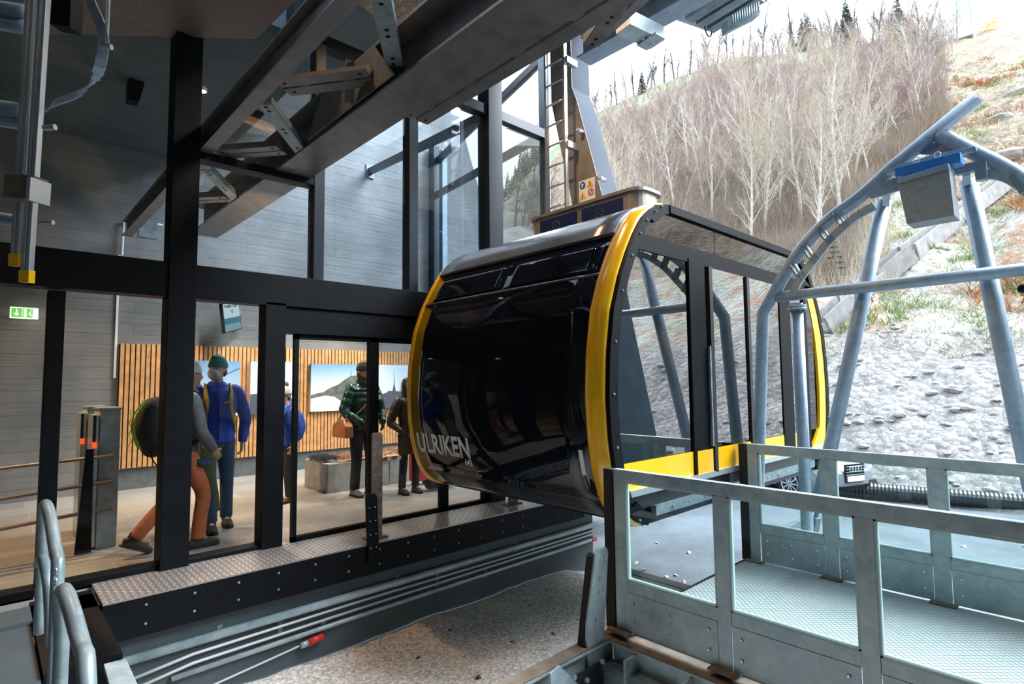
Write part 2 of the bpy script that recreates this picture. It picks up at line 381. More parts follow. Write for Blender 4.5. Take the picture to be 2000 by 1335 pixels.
# ---------------------------------------------------------------- glass facade, plane Y = 5.75
YG = 5.75
fr = thing('facade_frame', 'black steel frame of posts and beams holding the glass front of the hall', 'window frame', (2, YG, 0))
def fbox(name, x0, x1, z0, z1, y0=YG-.06, y1=YG+.10, mt='black'):
    return MB().box(x0, x1, y0, y1, z0, z1).build(name, M[mt], fr, bevel=.004)
fbox('post', 1.14, 1.36, -.02, 6.9, YG-.12, YG+.12)
fbox('post', .33, .44, 0, 2.35)
fbox('post', 1.98, 2.18, 0, 2.4, YG-.10)
fbox('post', 4.89, 5.14, -.02, 6.9, YG-.10, YG+.14, 'navyblack')
fbox('post', 6.06, 6.16, -.02, 6.6, YG-.06, YG+.08, 'galv_dark')
fbox('lintel', -3, 6.16, 2.37, 2.68, YG-.10)
fbox('sill', -3, .33, -.02, .06); fbox('sill', .44, 1.14, -.02, .06); fbox('sill', 1.36, 1.98, -.02, .05)
fbox('transom', 1.36, 2.47, 3.69, 3.77); fbox('transom', 2.47, 3.66, 5.28, 5.40); fbox('transom', 3.78, 4.89, 5.26, 5.40, mt='navyblack'); fbox('transom', 5.14, 6.06, 5.26, 5.40, mt='navyblack')
fbox('mullion', 2.47, 2.585, 2.68, 5.3, mt='navyblack'); fbox('mullion', 3.65, 3.775, 2.68, 6.6, mt='navyblack')
fbox('door_header', 2.18, 4.89, 2.10, 2.37, YG-.07)
# return of the glazing at the open end of the hall, with its struts to the wall
st = thing('glazing_struts', 'grey steel struts tying the hall glazing back to the concrete wall', 'struts', (6, 8, 5.4))
for a, bb in ((at(722, 335, Y=YB), at(935, 232, Y=YG+.05)), (at(845, 385, Y=YB), at(1065, 262, Y=YG+.05))):
    MB().bar(a, bb, .09, .12).build('strut', M['navyblack'], st)
    MB().box(a.x-.09, a.x+.09, YB-.03, YB, a.z-.14, a.z+.14).build('wall_plate', M['galv_dark'], st)
pe = at(848, 300, Y=10.2)
rp = thing('end_glazing', 'tall glazed end bay of the hall with a grey vertical post beside the slanted wall', 'window', (7.2, 10.2, 0))
MB().box(7.15, 7.30, 10.15, 10.35, 0, 6.9).build('post', M['navyblack'], rp)
MB().box(7.42, 7.55, 10.2, 10.38, 0, 6.9).build('post', M['tube_blue'], rp)
MB().bar((6.16, 5.85, .04), (7.3, 10.2, .04), .1, .12).build('sill', M['black'], rp)
MB().bar((6.16, 5.85, 6.6), (7.3, 10.2, 6.6), .1, .12).build('head', M['navyblack'], rp)
MB().bar((6.16, 5.9, 3.3), (7.25, 10.1, 3.3), .012, 6.4).build('pane', M['win'], rp)
# panes
def pane(x0, x1, z0, z1, mt='win', y=YG, n=[0]):
    n[0] += 1
    o = MB().box(x0, x1, y-.006, y+.006, z0, z1).build('window_%d' % n[0], M[mt]); o['kind'] = 'structure'; return o
pane(-3, .33, .06, 2.37); pane(.44, 1.14, .06, 2.37); pane(1.36, 1.98, .05, 2.37)
pane(-3, 1.14, 2.68, 6.6, 'win_up'); pane(1.36, 2.47, 2.68, 3.69, 'win_up'); pane(1.36, 2.47, 3.77, 6.6, 'win_up')
pane(2.585, 3.65, 2.68, 5.28, 'win_up'); pane(3.775, 4.89, 2.68, 5.26, 'win_up'); pane(3.775, 4.89, 5.4, 6.6, 'win_up'); pane(5.14, 6.06, 2.68, 5.26, 'win'); pane(5.14, 6.06, .05, 2.37, 'win')
# glazed doors of the boarding edge
for x0, x1, lab in ((2.30, 3.22, 'black framed sliding glass door behind the steel upright at the boarding edge'), (3.22, 4.20, 'black framed sliding glass door half hidden by the cable car'), (4.20, 4.89, 'narrow black framed glass door leaf beyond the cable car nose')):
    d = thing('sliding_door', lab, 'door', ((x0+x1)/2, YG, 0))
    b = MB(); y0, y1 = YG-.03, YG+.03
    for r in ((x0, x0+.045, 0, 2.1), (x1-.075, x1, 0, 2.1), (x0, x1, 0, .055), (x0, x1, 2.05, 2.1)): b.box(r[0], r[1], y0, y1, r[2], r[3])
    b.build('door_frame', M['black'], d)
    MB().box(x0+.045, x1-.075, YG-.005, YG+.005, .055, 2.05).build('pane', M['win'], d)
    if x0 > 3:
        for q in ((x0+.07, 1.43), (x0+.21, 1.43), (x0+.2, .72), (x0+.33, .72)):
            MB().tube([(q[0], YG-.009, q[1]), (q[0], YG-.006, q[1])], .028, 20).build('safety_dot', M['white'], d)
# ---------------------------------------------------------------- boarding edge beam, tread plate, conduits
pe = thing('platform_edge_beam', 'black bolted steel channel with a tread plate top along the boarding edge', 'beam', (3.4, 5.1, -.28))
MB().box(.68, 6.1, 5.1, 5.12, -.27, .0).build('channel_face', M['black'], pe)
MB().box(.68, 6.1, 5.1, 5.3, -.285, -.27).build('channel_foot', M['black'], pe)
MB().box(.68, 2.15, 5.095, YG-.06, 0, .012).build('tread_plate', M['tread'], pe)
MB().box(2.155, 6.12, 5.095, YG-.06, 0, .012).build('tread_plate', M['tread'], pe)
for i in range(16):
    for z in (-.06, -.2):
        bolts([(.95+.33*i, 5.1, z)], .011, (0, -1, 0), pe, M['galv_dark'])
struct(MB().box(.30, .67, 4.2, 5.65, -.30, -.02), 'trim_1', M['black'])
struct(MB().box(-6, .29, -2.2, 5.6, -.2, -.05), 'floor_walkway', M['concrete_plain'])
def conduit(pts, r, name, m_, label, cat, clips=None, grp=None):
    t = thing(name, label, cat, pts[0], grp)
    MB().tube(pts, r, 10).build('tube', M[m_], t, True)
    for c in clips or []:
        MB().box(c[0]-.02, c[0]+.02, 5.2-.001, 5.225, c[1]-r-.02, c[1]+r+.02).build('clip', M['galv_dark'], t)
Yc = 5.17
conduit([(-.5, Yc, -.47), (6.35, Yc, -.45), (6.6, Yc, -.45), (6.68, Yc, -.46), (6.7, Yc, -.53)], .036, 'conduit', 'galv', 'thick grey conduit on the pit wall ending in a downward elbow', 'pipe', [(x, -.46) for x in (1.5, 3.2, 4.9)])
conduit([(.8, Yc, -.62), (1.3, Yc, -.56), (3, Yc, -.535), (4.6, Yc, -.54), (6.36, Yc, -.53)], .012, 'cable', 'pipe_white', 'upper thin white cable on the pit wall', 'cable', [(x, -.54) for x in (2, 3.7, 5.2)])
conduit([(.8, Yc, -.70), (1.3, Yc, -.63), (3, Yc, -.60), (6.36, Yc, -.575)], .012, 'cable', 'pipe_white', 'lower thin white cable on the pit wall', 'cable', [(x, -.61) for x in (2, 3.7)])
conduit([(1.15, Yc, -.70), (3, Yc, -.67), (6.33, Yc, -.65)], .022, 'conduit', 'galv', 'thin grey conduit on the pit wall with a red plug at its end', 'pipe', [(x, -.67) for x in (2.4, 4.4)])
MB().tube([(6.33, Yc, -.65), (6.42, Yc, -.65)], .03, 12).build('plug', M['red'], [o for o in COL.objects if o.get('label', '').startswith('thin grey conduit')][0])
conduit([(.9, Yc, -1.0), (1.4, Yc, -.86), (2.1, Yc, -.78), (2.17, Yc, -.77)], .009, 'cable', 'pipe_white', 'single thin cable low on the pit wall running to a red socket', 'cable', [])
sk = thing('red_socket', 'red industrial plug in a grey socket low on the pit wall', 'socket', (2.25, Yc, -.76))
MB().tube([(2.17, Yc-.01, -.77), (2.24, Yc-.01, -.765)], .028, 14).build('socket', M['galv'], sk, True)
MB().tube([(2.24, Yc-.01, -.765), (2.38, Yc-.01, -.75)], .036, 14, r2=.03).build('plug', M['red'], sk, True)
# steel blades standing at the boarding edge
def blade(x0, x1, y, z0, z1, m_, label, lean=0, foot=True, t=.03):
    o = thing('guide_blade', label, 'post', ((x0+x1)/2, y, z0))
    pts = [(x0, y, z0), (x1, y, z0), (x1-lean, y, z1-.03), (x1-lean-.02, y, z1), (x0-lean+.02, y, z1), (x0-lean, y, z1-.03)]
    MB().prism(pts, (0, t, 0)).build('blade', M[m_], o, bevel=.004)
    bolts([((x0+x1)/2-lean*k+dx, y, z0+(z1-z0)*k) for k in (.2, .4, .6, .8) for dx in (-.03, .03)], .007, (0, -1, 0), o, M['alu'], h=.006)
    if foot: MB().box(x0-.05, x1+.06, y-.02, y+.10, .012, .03).build('foot_plate', M['rust'], o)
    return o
blade(2.79, 2.91, 5.06, -.15, .50, 'black', 'black bolted steel blade with a rounded top at the boarding edge', .03, False)
o = blade(2.90, 3.02, 5.2, .02, 1.08, 'rust', 'tall brown-grey flat steel upright on the boarding edge')
blade(4.93, 5.08, 5.35, .02, .26, 'rust', 'short brown steel upright under the cable car nose')
# ================================================================ CABLE CAR CABIN
Y0, Y1, XC = 2.6, 5.3, 5.76
PROF = [(.45, 3.86), (.50, 3.72), (.60, 3.60), (.69, 3.545), (.80, 3.50), (.937, 3.46), (1.167, 3.42), (1.468, 3.402), (1.81, 3.424), (2.142, 3.483), (2.41, 3.585), (2.627, 3.70), (2.80, 3.81), (2.93, 3.91), (3.02, 4.02), (3.09, 4.14), (3.125, 4.30), (3.135, 4.5)]
def px_(z):
    if z <= PROF[0][0]: return PROF[0][1]
    for (a, xa), (b2, xb) in zip(PROF, PROF[1:]):
        if z <= b2: return xa+(xb-xa)*(z-a)/(b2-a)
    return PROF[-1][1]
def mir(x): return 2*XC-x
cab = thing('cable_car_cabin', 'black and yellow cable car cabin with barrel shaped ends lettered ULRIKEN', 'cable car', (XC, 3.95, .45))
def sweep(name, zs, ya, yb, mt, right=False, off=0.0, thick=.03, crown=0.0):
    """strip of the end skin between heights zs, from ya to yb, following the profile"""
    b = MB(); ny = 10; n = len(zs)
    for k in (0, 1):
        for j in range(ny+1):
            y = ya+(yb-ya)*j/ny; cr_ = crown*math.sin(PI*j/ny)
            for i, z in enumerate(zs):
                # outward normal of the profile
                d = .02; dx = px_(z+d)-px_(z-d); L = math.hypot(dx, 2*d); nxo, nzo = -2*d/L, dx/L
                o_ = off+cr_-thick*k
                x = px_(z)+nxo*o_; zz = z+nzo*o_
                b.v.append(Vector((mir(x) if right else x, y, zz)))
    N = (ny+1)*n
    for k in (0, 1):
        for j in range(ny):
            for i in range(n-1):
                q = k*N+j*n+i; b.f.append((q, q+1, q+n+1, q+n))
    for j in range(ny):
        q = j*n; b.f.append((q, q+n, N+q+n, N+q)); q = j*n+n-1; b.f.append((q, q+n, N+q+n, N+q))
    for i in range(n-1):
        q = i; b.f.append((q, q+1, N+q+1, N+q)); q = ny*n+i; b.f.append((q, q+1, N+q+1, N+q))
    return b.build(name, mt, cab, True)
def zr(a, b2, n): return [a+(b2-a)*i/n for i in range(n+1)]
for rgt in (False, True):
    sweep('end_window', zr(.66, 2.78, 26), Y0+.20, Y1-.03, M['dark_glass'], rgt, .012)
    sweep('end_skirt', zr(.46, .655, 8), Y0+.20, Y1-.03, M['dark_shell'], rgt, .0)
    sweep('roof_edge', zr(2.80, 3.12, 14), Y0+.20, Y1-.03, M['roof_shell'], rgt, .03)
    sweep('yellow_rib', zr(.46, 3.12, 44), Y0+.02, Y0+.205, M['yellow'], rgt, .015, .04, .022)
    sweep('yellow_rib', zr(.46, 3.12, 44), Y1-.04, Y1+.02, M['yellow'], rgt, .020, .04, .0)
sweep('vent_window', zr(2.47, 2.74, 6), Y0+.26, 3.98, M['dark_glass'], False, .016, .02)
sweep('vent_window', zr(2.47, 2.74, 6), 4.04, Y1-.09, M['dark_glass'], False, .016, .02)
sweep('end_seam', zr(2.44, 2.46, 1), Y0+.2, Y1-.03, M['roof_shell'], False, .018, .02)
# roof and floor
b = MB()
b.prism([(4.14, Y0+.02, 3.095), (4.3, Y0+.02, 3.13), (mir(4.3), Y0+.02, 3.13), (mir(4.14), Y0+.02, 3.095), (mir(4.14), Y0+.02, 3.02), (4.14, Y0+.02, 3.02)], (0, Y1-Y0-.02, 0))
b.build('roof', M['roof_shell'], cab)
MB().box(3.85, mir(3.85), Y0+.03, Y1, .44, .50).build('underside', M['dark_shell'], cab)
MB().box(3.6, mir(3.6), Y0+.05, Y1-.03, .66, .70).build('cabin_floor', M['grey_box'], cab)
MB().box(4.5, mir(4.5), Y0+.05, Y1-.05, 2.9, 2.95).build('cabin_ceiling', M['white'], cab)
# rim flange round the side, near and far
def rim(y, parent, side):
    zs = zr(.45, 3.12, 60); pts = [(px_(z), z) for z in zs]
    outer = pts+[(mir(x), z) for x, z in pts[::-1]]; b = MB(); n = len(outer)
    cx, cz = XC, 1.7
    for yy in (y, y+.05*side):
        for x, z in outer: b.v.append(Vector((x, yy, z)))
        for x, z in outer:
            f = .105; ix = x+(f if x < XC else -f); iz = z+(.07 if z < .6 else (-.06 if z > 2.95 else 0)); b.v.append(Vector((ix, yy, iz)))
    for i in range(n-1):
        b.f += [(i, i+1, n+i+1, n+i), (2*n+i, 2*n+i+1, 3*n+i+1, 3*n+i), (i, i+1, 2*n+i+1, 2*n+i), (n+i, n+i+1, 3*n+i+1, 3*n+i)]
    return b.build('side_rim', M['black'], parent)
rim(Y0-.02, cab, 1); rim(Y1+.02, cab, -1)
for z in (.52, .75, 1.1, 1.5, 1.9, 2.3, 2.6, 2.8, 2.93, 3.03, 3.09):
    for s_ in (0, 1):
        x = px_(z)+.05; x = mir(x) if s_ else x
        bolts([(x, Y0-.02, z-.01)], .011, (0, -1, 0), cab, M['galv_dark'])
def side_strip(name, z0, z1, x0, x1, y, mt, thick=.03, parent=None, n=6):
    """panel in the side face; None as x bound follows the barrel outline"""
    b = MB(); zs = zr(z0, z1, n); L = [(px_(z)+.095 if x0 is None else x0) for z in zs]; R = [(mir(px_(z)+.095) if x1 is None else x1) for z in zs]
    for yy in (y, y+thick):
        for z, l, r in zip(zs, L, R): b.v += [Vector((l, yy, z)), Vector((r, yy, z))]
    N = 2*(n+1)
    for k in (0, 1):
        for i in range(n): q = k*N+2*i; b.f.append((q, q+1, q+3, q+2))
    for i in range(n): b.f += [(2*i, 2*i+2, N+2*i+2, N+2*i), (2*i+1, 2*i+3, N+2*i+3, N+2*i+1)]
    b.f += [(0, 1, N+1, N), (2*n, 2*n+1, N+2*n+1, N+2*n)]
    return b.build(name, mt, parent or cab)
ys = Y0+.0
side_strip('fascia_glass', 2.80, 3.03, None, 5.15, ys, M['fascia'], .012, n=10)
side_strip('fascia_glass', 2.80, 3.03, 5.16, None, ys, M['fascia'], .012, n=10)
side_strip('fascia_backing', 2.80, 3.03, None, None, ys+.03, M['black'], .02, n=10)
side_strip('head_rail', 2.66, 2.80, None, None, ys-.012, M['black'], .05)
side_strip('top_rail', 3.05, 3.12, 4.32, mir(4.32), ys-.03, M['black'], .05)
side_strip('window', .96, 2.66, None, 4.62, ys, M['win_cabin'], .012, n=20)
d1 = side_strip('door', .96, 2.66, 5.02, 5.78, ys-.01, M['win_cabin'], .012)
d2 = side_strip('door', .96, 2.66, 5.82, 6.62, ys-.01, M['win_cabin'], .012)
side_strip('window', .96, 2.66, 6.92, 7.36, ys, M['win_cabin'], .012)
side_strip('end_pane', .96, 2.62, 7.42, 7.66, ys-.005, M['dark_glass'], .012)
side_strip('door_post', .74, 2.70, 4.62, 4.90, ys-.02, M['black'], .08)
side_strip('door_edge', .74, 2.66, 4.96, 5.02, ys-.035, M['rubber'], .06)
side_strip('door_edge', .74, 2.66, 5.77, 5.83, ys-.03, M['rubber'], .05)
side_strip('door_post', .74, 2.70, 6.62, 6.92, ys-.02, M['black'], .08)
side_strip('window_post', .74, 2.66, 7.35, 7.43, ys-.02, M['black'], .06)
side_strip('grab_bar', .98, 1.9, 4.90, 4.925, ys-.05, M['galv_dark'], .02)
side_strip('yellow_band', .75, .955, None, 4.62, ys-.006, M['yellow'], .03)
side_strip('yellow_band', .75, .955, 4.66, 4.94, ys-.026, M['yellow'], .03)
side_strip('yellow_band', .75, .955, 5.02, 6.62, ys-.012, M['yellow'], .03)
side_strip('yellow_band', .75, .955, 6.92, 7.45, ys-.006, M['yellow'], .03)
b = MB(); zs = zr(.72, 2.75, 24)   # yellow stripe inside the far end rim
for yy in (ys-.012, ys+.02):
    for z in zs:
        x = mir(px_(z)+.10); ww = .22+.22*max(0, (.98-z)/.26); b.v += [Vector((x-ww, yy, z)), Vector((x, yy, z))]
N = 2*len(zs)
for kk in (0, 1):
    for i in range(len(zs)-1): q = kk*N+2*i; b.f.append((q, q+1, q+3, q+2))
for i in range(len(zs)-1): b.f += [(2*i, 2*i+2, N+2*i+2, N+2*i), (2*i+1, 2*i+3, N+2*i+3, N+2*i+1)]
b.build('end_stripe', M['yellow'], cab)
side_strip('silver_sill', .70, .75, None, None, ys-.035, M['silver'], .05, n=2)
side_strip('skirt', .58, .70, None, None, ys+.01, M['dark_shell'], .04, n=3)
side_strip('skirt_channel', .50, .58, 4.0, mir(4.0), ys-.01, M['galv_dark'], .05, n=1)
for i in range(12):
    bolts([(4.25+.27*i, ys-.012, .545)], .010, (0, -1, 0), cab, M['alu'])
# far side (towards the hall): lower wall, posts and panes
side_strip('far_wall', .70, .96, None, None, Y1-.03, M['yellow'], .03)
side_strip('far_window', .96, 2.66, None, 5.6, Y1-.03, M['win_cabin'], .012, n=20)
side_strip('far_window', .96, 2.66, 5.9, None, Y1-.03, M['win_cabin'], .012, n=20)
side_strip('far_post', .70, 2.8, 5.6, 5.9, Y1-.05, M['black'], .06)
side_strip('far_head', 2.66, 3.03, None, None, Y1-.03, M['black'], .03, n=8)
MB().tube([(3.75, Y0+.5, 1.05), (7.7, Y0+.5, 1.05)], .018, 8).build('handrail', M['alu'], cab, True)
MB().tube([(5.0, 3.9, .7), (5.0, 3.9, 2.92)], .02, 10).build('grab_pole', M['alu'], cab, True)
MB().tube([(6.5, 3.9, .7), (6.5, 3.9, 2.92)], .02, 10).build('grab_pole', M['alu'], cab, True)
# lettering bent onto the end skin
def on_skin(p):
    z = p.z; return Vector((px_(z)-.014-.003-abs(p.x-3.4)*1.0, p.y, z))
text_obj('lettering', 'ULRIKEN', .275, M['grey_text'], cab, (3.4, 5.20, .855), (0, -1, 0), (0, 0, 1), fx=.82, func=on_skin, ext=.001)
text_obj('lettering', '643', .085, M['grey_text'], cab, (3.4, 4.42, .775), (0, -1, 0), (0, 0, 1), fx=.9, func=on_skin, ext=.001)
text_obj('number', '1', .27, M['grey_text'], cab, (3.4, 2.96, .86), (0, -1, 0), (0, 0, 1), fx=1.0, func=on_skin, ext=.001)
# machinery box on the roof
bx = MB(); pts = []
x0, x1, ya, yb = 4.92, 5.36, 3.28, 4.93; r = .16
def rr(x0, x1, y0, y1, r, z, n=6):
    P = []
    for (cx, cy, a0) in ((x1-r, y1-r, 0), (x0+r, y1-r, 90), (x0+r, y0+r, 180), (x1-r, y0+r, 270)):
        for i in range(n+1): a = math.radians(a0+90*i/n); P.append((cx+r*math.cos(a), cy+r*math.sin(a), z))
    return P
MB().prism(rr(x0, x1, ya, yb, r, 3.13), (0, 0, .46)).build('roof_box', M['box_steel'], cab)
o = MB().prism(rr(x0-.03, x1+.03, ya-.03, yb+.03, r, 3.59), (0, 0, .035)).build('roof_box_rim', M['box_steel'], cab)
for (a, b2) in ((3.50, 4.06), (4.14, 4.72)):
    MB().box(4.905, 4.918, a, b2, 3.30, 3.545).build('blue_plate', M['blue_plate'], cab)
    c = Vector((4.903, (a+b2)/2+.02, 3.44))
    ring = [c+Vector((0, .055*math.cos(t), .055*math.sin(t))) for t in [2*PI*i/20 for i in range(21)]]
    o = MB().tube(ring, .006, 5).tube([c+Vector((0, -.03, -.03)), c+Vector((0, .03, .02)), c, c+Vector((0, -.03, .035))], .005, 5).build('round_emblem', M['arm_grey'], cab)
# ================================================================ HANGER ARM
arm = thing('cabin_hanger', 'pale grey bent hanger arm rising from the cable car roof to the carriage', 'hanger', (5.6, 4.3, 3.6))
def armpoly(x):   # (Y, Z) outline
    return [(x, y, z) for y, z in ((4.56, 3.6), (4.95, 5.3), (4.97, 6.6), (4.60, 6.6), (4.585, 5.38), (4.50, 5.15), (4.13, 3.82), (4.05, 3.6))]
MB().prism(armpoly(5.4), (.36, 0, 0)).build('arm_box', M['arm_grey'], arm, bevel=.006)
MB().prism([(x-.004, y, z) for x, y, z in armpoly(5.4)], (.003, 0, 0)).build('warm_light_sheet', M['box_steel'], arm)  # thin brown sheet painting the warm light on the arm's left face
for (y, z) in ((4.42, 4.72), (4.10, 4.02)):
    MB().tube([(5.4, y, z), (5.29, y, z)], .028, 12).build('pin', M['alu'], arm, True)
sg = MB().box(5.386, 5.394, 4.24, 4.49, 3.83, 4.10).build('sign_plate', M['white'], arm, label='white plate with four safety symbols')
M['sig_blue'] = mat('sign_blue', (.01, .08, .3), .4); M['sig_yel'] = mat('sign_yellow', (.75, .42, .01), .4); M['sig_red'] = mat('sign_red', (.5, .03, .03), .4)
xx = 5.383
def disc(y, z, r, n=24): return [(xx, y+r*math.cos(2*PI*i/n), z+r*math.sin(2*PI*i/n)) for i in range(n)]
MB().prism(disc(4.43, 4.035, .045), (-.003, 0, 0)).build('safety_symbol', M['sig_blue'], arm)
MB().tube([(xx-.004, 4.43, 4.005), (xx-.004, 4.43, 4.06)], .009, 6).tube([(xx-.004, 4.405, 4.04), (xx-.004, 4.455, 4.045)], .005, 6).build('safety_symbol', M['white'], arm)
for (y, z) in ((4.31, 4.03), (4.43, 3.90)):
    MB().prism([(xx, y-.05, z-.04), (xx, y+.05, z-.04), (xx, y, z+.05)], (-.003, 0, 0)).build('safety_symbol', M['sig_yel'], arm)
    MB().bar((xx-.004, y, z-.022), (xx-.004, y, z+.02), .008, .002, (1, 0, 0)).build('safety_symbol', M['black'], arm)
rg = [(xx-.002, 4.30+.04*math.cos(t), 3.92+.04*math.sin(t)) for t in [2*PI*i/24 for i in range(25)]]
MB().tube(rg, .005, 5).tube([(xx-.002, 4.272, 3.948), (xx-.002, 4.328, 3.892)], .005, 5).build('safety_symbol', M['sig_red'], arm)
ld = thing('access_ladder', 'narrow aluminium ladder fixed beside the hanger arm', 'ladder', (5.2, 4.7, 3.6))
for y in (4.54, 4.86):
    MB().box(5.18, 5.23, y-.015, y+.015, 3.62, 6.6).build('stile', M['alu'], ld)
for i in range(11):
    MB().tube([(5.205, 4.54, 3.80+.27*i), (5.205, 4.86, 3.80+.27*i)], .014, 8).build('rung', M['alu'], ld, True)
for z in (4.55, 5.65):
    MB().box(5.2, 5.4, 4.49, 4.55, z-.04, z+.04).build('bracket', M['alu'], ld)
# ================================================================ OVERHEAD STEELWORK
def beam(label, p, q, w_, h, name='steel_beam', mt='steel', **k):
    o = MB().ibeam(p, q, w_, h, **k).build(name, M[mt], bevel=.003); return tag(o, label, 'beam')
beam('large dark grey I beam crossing overhead from the hall wall to the upper right', (2.25, 9.0, 3.76), (2.25, -3, 3.76), .36, .42, tf=.025, tw=.02)
beam('slimmer dark grey I beam left of the large one, running out of frame at the top', (1.42, 9.75, 3.76), (1.42, -3, 3.76), .12, .22, tf=.015)
beam('blue grey I beam ending above the cable car hanger in front of the sky', (5.38, 4.37, 5.62), (5.38, -5, 5.62), .27, .34, tf=.02, mt='tube_blue')
def dchan(label, p, q, w_=.09, gap=.03, mt='galv_dark', slots=5, h=.09, up=(0, 0, 1)):
    """double angle brace: two angles back to back with packers between"""
    t = thing('brace', label, 'brace', p); p, q = Vector(p), Vector(q); d = (q-p).normalized(); a = d.cross(Vector(up)).normalized(); u2 = a.cross(d)
    for s_ in (-1, 1):
        b = MB(); c = a*(s_*(gap/2+w_/2)); b.bar(p+c, q+c, w_, .01, up); c2 = a*(s_*(gap/2+.005)); b.bar(p+c2+u2*h/2, q+c2+u2*h/2, .01, h, up)
        b.build('angle', M[mt], t)
    L = (q-p).length
    for i in range(slots):
        f = (i+.5)/slots; b = MB(); b.bar(p+d*(L*f-.05)+u2*.003, p+d*(L*f+.05)+u2*.003, gap, .008, up); b.build('packer', M['steel'], t)
    for e_ in (p+d*.06, q-d*.06):
        for s_ in (-1, 1): bolts([e_+a*(s_*(gap/2+w_/2))], .016, -u2, t, M['black'], h=.01)
    return t
dchan('long slotted double angle running beside the underside of the large I beam', (2.545, 3.9, 3.80), (2.545, .3, 3.80), .12, .03, 'steel', 7)
zb = 3.78
def P(px, py, z=zb): return at(px, py, Z=z)
dchan('dark slotted double angle brace between the two overhead beams above the small spotlight', P(552, 172, 3.9), P(725, 150, 3.9), .11, .02, 'steel', 2)
dchan('warmly lit double angle brace above the black transom', P(430, 302), P(550, 293), .09, .02, 'steel', 2)
dchan('lowest warmly lit double angle brace seen through the glazing', P(365, 392), P(445, 388), .09, .02, 'steel', 2)
def angle(label, p, q, w_=.1, mt='galv_dark', n=2):
    t = thing('flat_brace', label, 'brace', p); p, q = Vector(p), Vector(q); d = (q-p).normalized()
    a = d.cross(Vector((0, 0, 1))).normalized(); u2 = a.cross(d)
    b = MB(); b.bar(p, q, w_, .01); b.bar(p+a*w_/2+u2*.03, q+a*w_/2+u2*.03, .01, .06); b.build('angle', M[mt], t)
    L = (q-p).length
    for f in (.08, .5, .92):
        for k_ in (-.035, .035): bolts([p+d*(L*f+k_)], .017, -u2, t, M['black'], h=.01)
    return t
angle('bolted galvanised flat brace below the slimmer beam, in front of the orange lit strip', P(516, 203), P(588, 298), .11)
angle('bolted flat brace lit orange behind the black transom', P(402, 332), P(468, 398), .10)
angle('bolted galvanised brace hanging down at the top between the two beams', P(740, -15, 3.9), P(770, 128, 3.9), .12)
g = thing('gusset_plate', 'dark bolted gusset on the side of the large I beam', 'plate', (2.06, 3.5, 3.8))
MB().prism([(2.05, 4.9, 3.80), (2.05, 3.4, 3.80), (2.05, 3.7, 4.15), (2.05, 4.6, 4.15)], (.012, 0, 0)).build('plate', M['steel'], g)
MB().box(1.98, 2.2, 4.0, 4.02, 3.8, 4.15).build('stiffener', M['steel'], g)
angle('steel brace crossing in front of the end of the blue grey beam', at(1155, 88, Z=4.3), at(1232, -20, Z=4.3), .13, 'steel')
dchan('slotted double angle at the head of the hanger under the sky side beam', at(1152, 80, Z=5.0), at(1262, -20, Z=5.0), .10, .03, 'steel', 3)
hb = thing('hanging_bracket', 'bolted galvanised channel bracket under the blue grey beam', 'bracket', at(1230, 50, Z=5.0))
MB().bar(at(1216, 42, Z=5.3), at(1283, 74, Z=5.3), .20, .16).build('channel', M['galv'], hb)
MB().bar(at(1262, 76, Z=5.2), at(1281, 86, Z=5.2), .26, .02).build('foot_plate', M['galv'], hb)
bolts([at(x, y, Z=5.18) for x, y in ((1256, 76), (1271, 88), (1268, 71), (1283, 82))], .012, (0, 0, -1), hb, M['alu'])
# gratings and soffits
def poly_slab(pxs, z, t, name, mt, label, cat, th=.03):
    b = MB(); b.prism([at(x, y, Z=z) for x, y in pxs], (0, 0, t)); return tag(b.build(name, M[mt]), label, cat)
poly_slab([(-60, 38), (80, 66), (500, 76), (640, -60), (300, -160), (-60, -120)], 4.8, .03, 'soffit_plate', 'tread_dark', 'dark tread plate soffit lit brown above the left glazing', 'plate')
M['amber_grate'] = mat('galvanised_grating', (.34, .31, .26), .45, .5, .2, 20)
def grating(label, quad, z, n=26, m_=8):
    t = [at(x, y, Z=z) for x, y in quad]; b = MB()
    for i in range(n+1):
        f = i/n; b.bar(t[0].lerp(t[3], f), t[1].lerp(t[2], f), .012, .05)
    for i in range(m_+1):
        f = i/m_; b.bar(t[0].lerp(t[1], f), t[3].lerp(t[2], f), .01, .04)
    return tag(b.build('grating', M['amber_grate']), label, 'grating')
grating('metal walkway grating overhead between the braces at the top', [(700, 0), (800, 72), (900, -20), (790, -70)], 4.5)
grating('thin amber lit grating edge seen above the slotted angle near the top', [(1020, 64), (1120, 20), (1165, -20), (1050, 20)], 4.1, 10, 6)
poly_slab([(1322, 40), (1385, 62), (1500, 2), (1460, -60), (1400, -20)], 5.9, .06, 'equipment_tray', 'galv', 'pale blue grey ribbed tray hanging under the beam against the sky', 'tray')
for i in range(3):
    x = 1345+i*21; y = 38+i*10
    o = MB().bar(at(x, y, Z=5.84), at(x+100, y-62, Z=5.84), .13, .05).build('tray_rib', M['galv_dark']); tag(o, 'ribbed cover strip, %s under the hanging tray' % ('innermost', 'middle', 'outermost')[i], 'cover', 'ribbed covers under the tray')
vb = thing('vent_box', 'blue grey slotted vent box below the tray at the top of the sky', 'box', at(1450, 30, Z=5.7))
MB().prism([at(1423, 60, Z=5.35), at(1485, 28, Z=5.35), at(1485, 8, Z=5.6), at(1421, 38, Z=5.6)], (.05, .1, 0)).build('housing', M['galv'], vb)
for i in range(12):
    a = at(1430+i*4.6, 48-i*2.3, Z=5.44); MB().bar(a+Vector((-.01, -.01, 0)), a+Vector((-.01, -.01, .1)), .012, .012).build('slot', M['galv_dark'], vb)
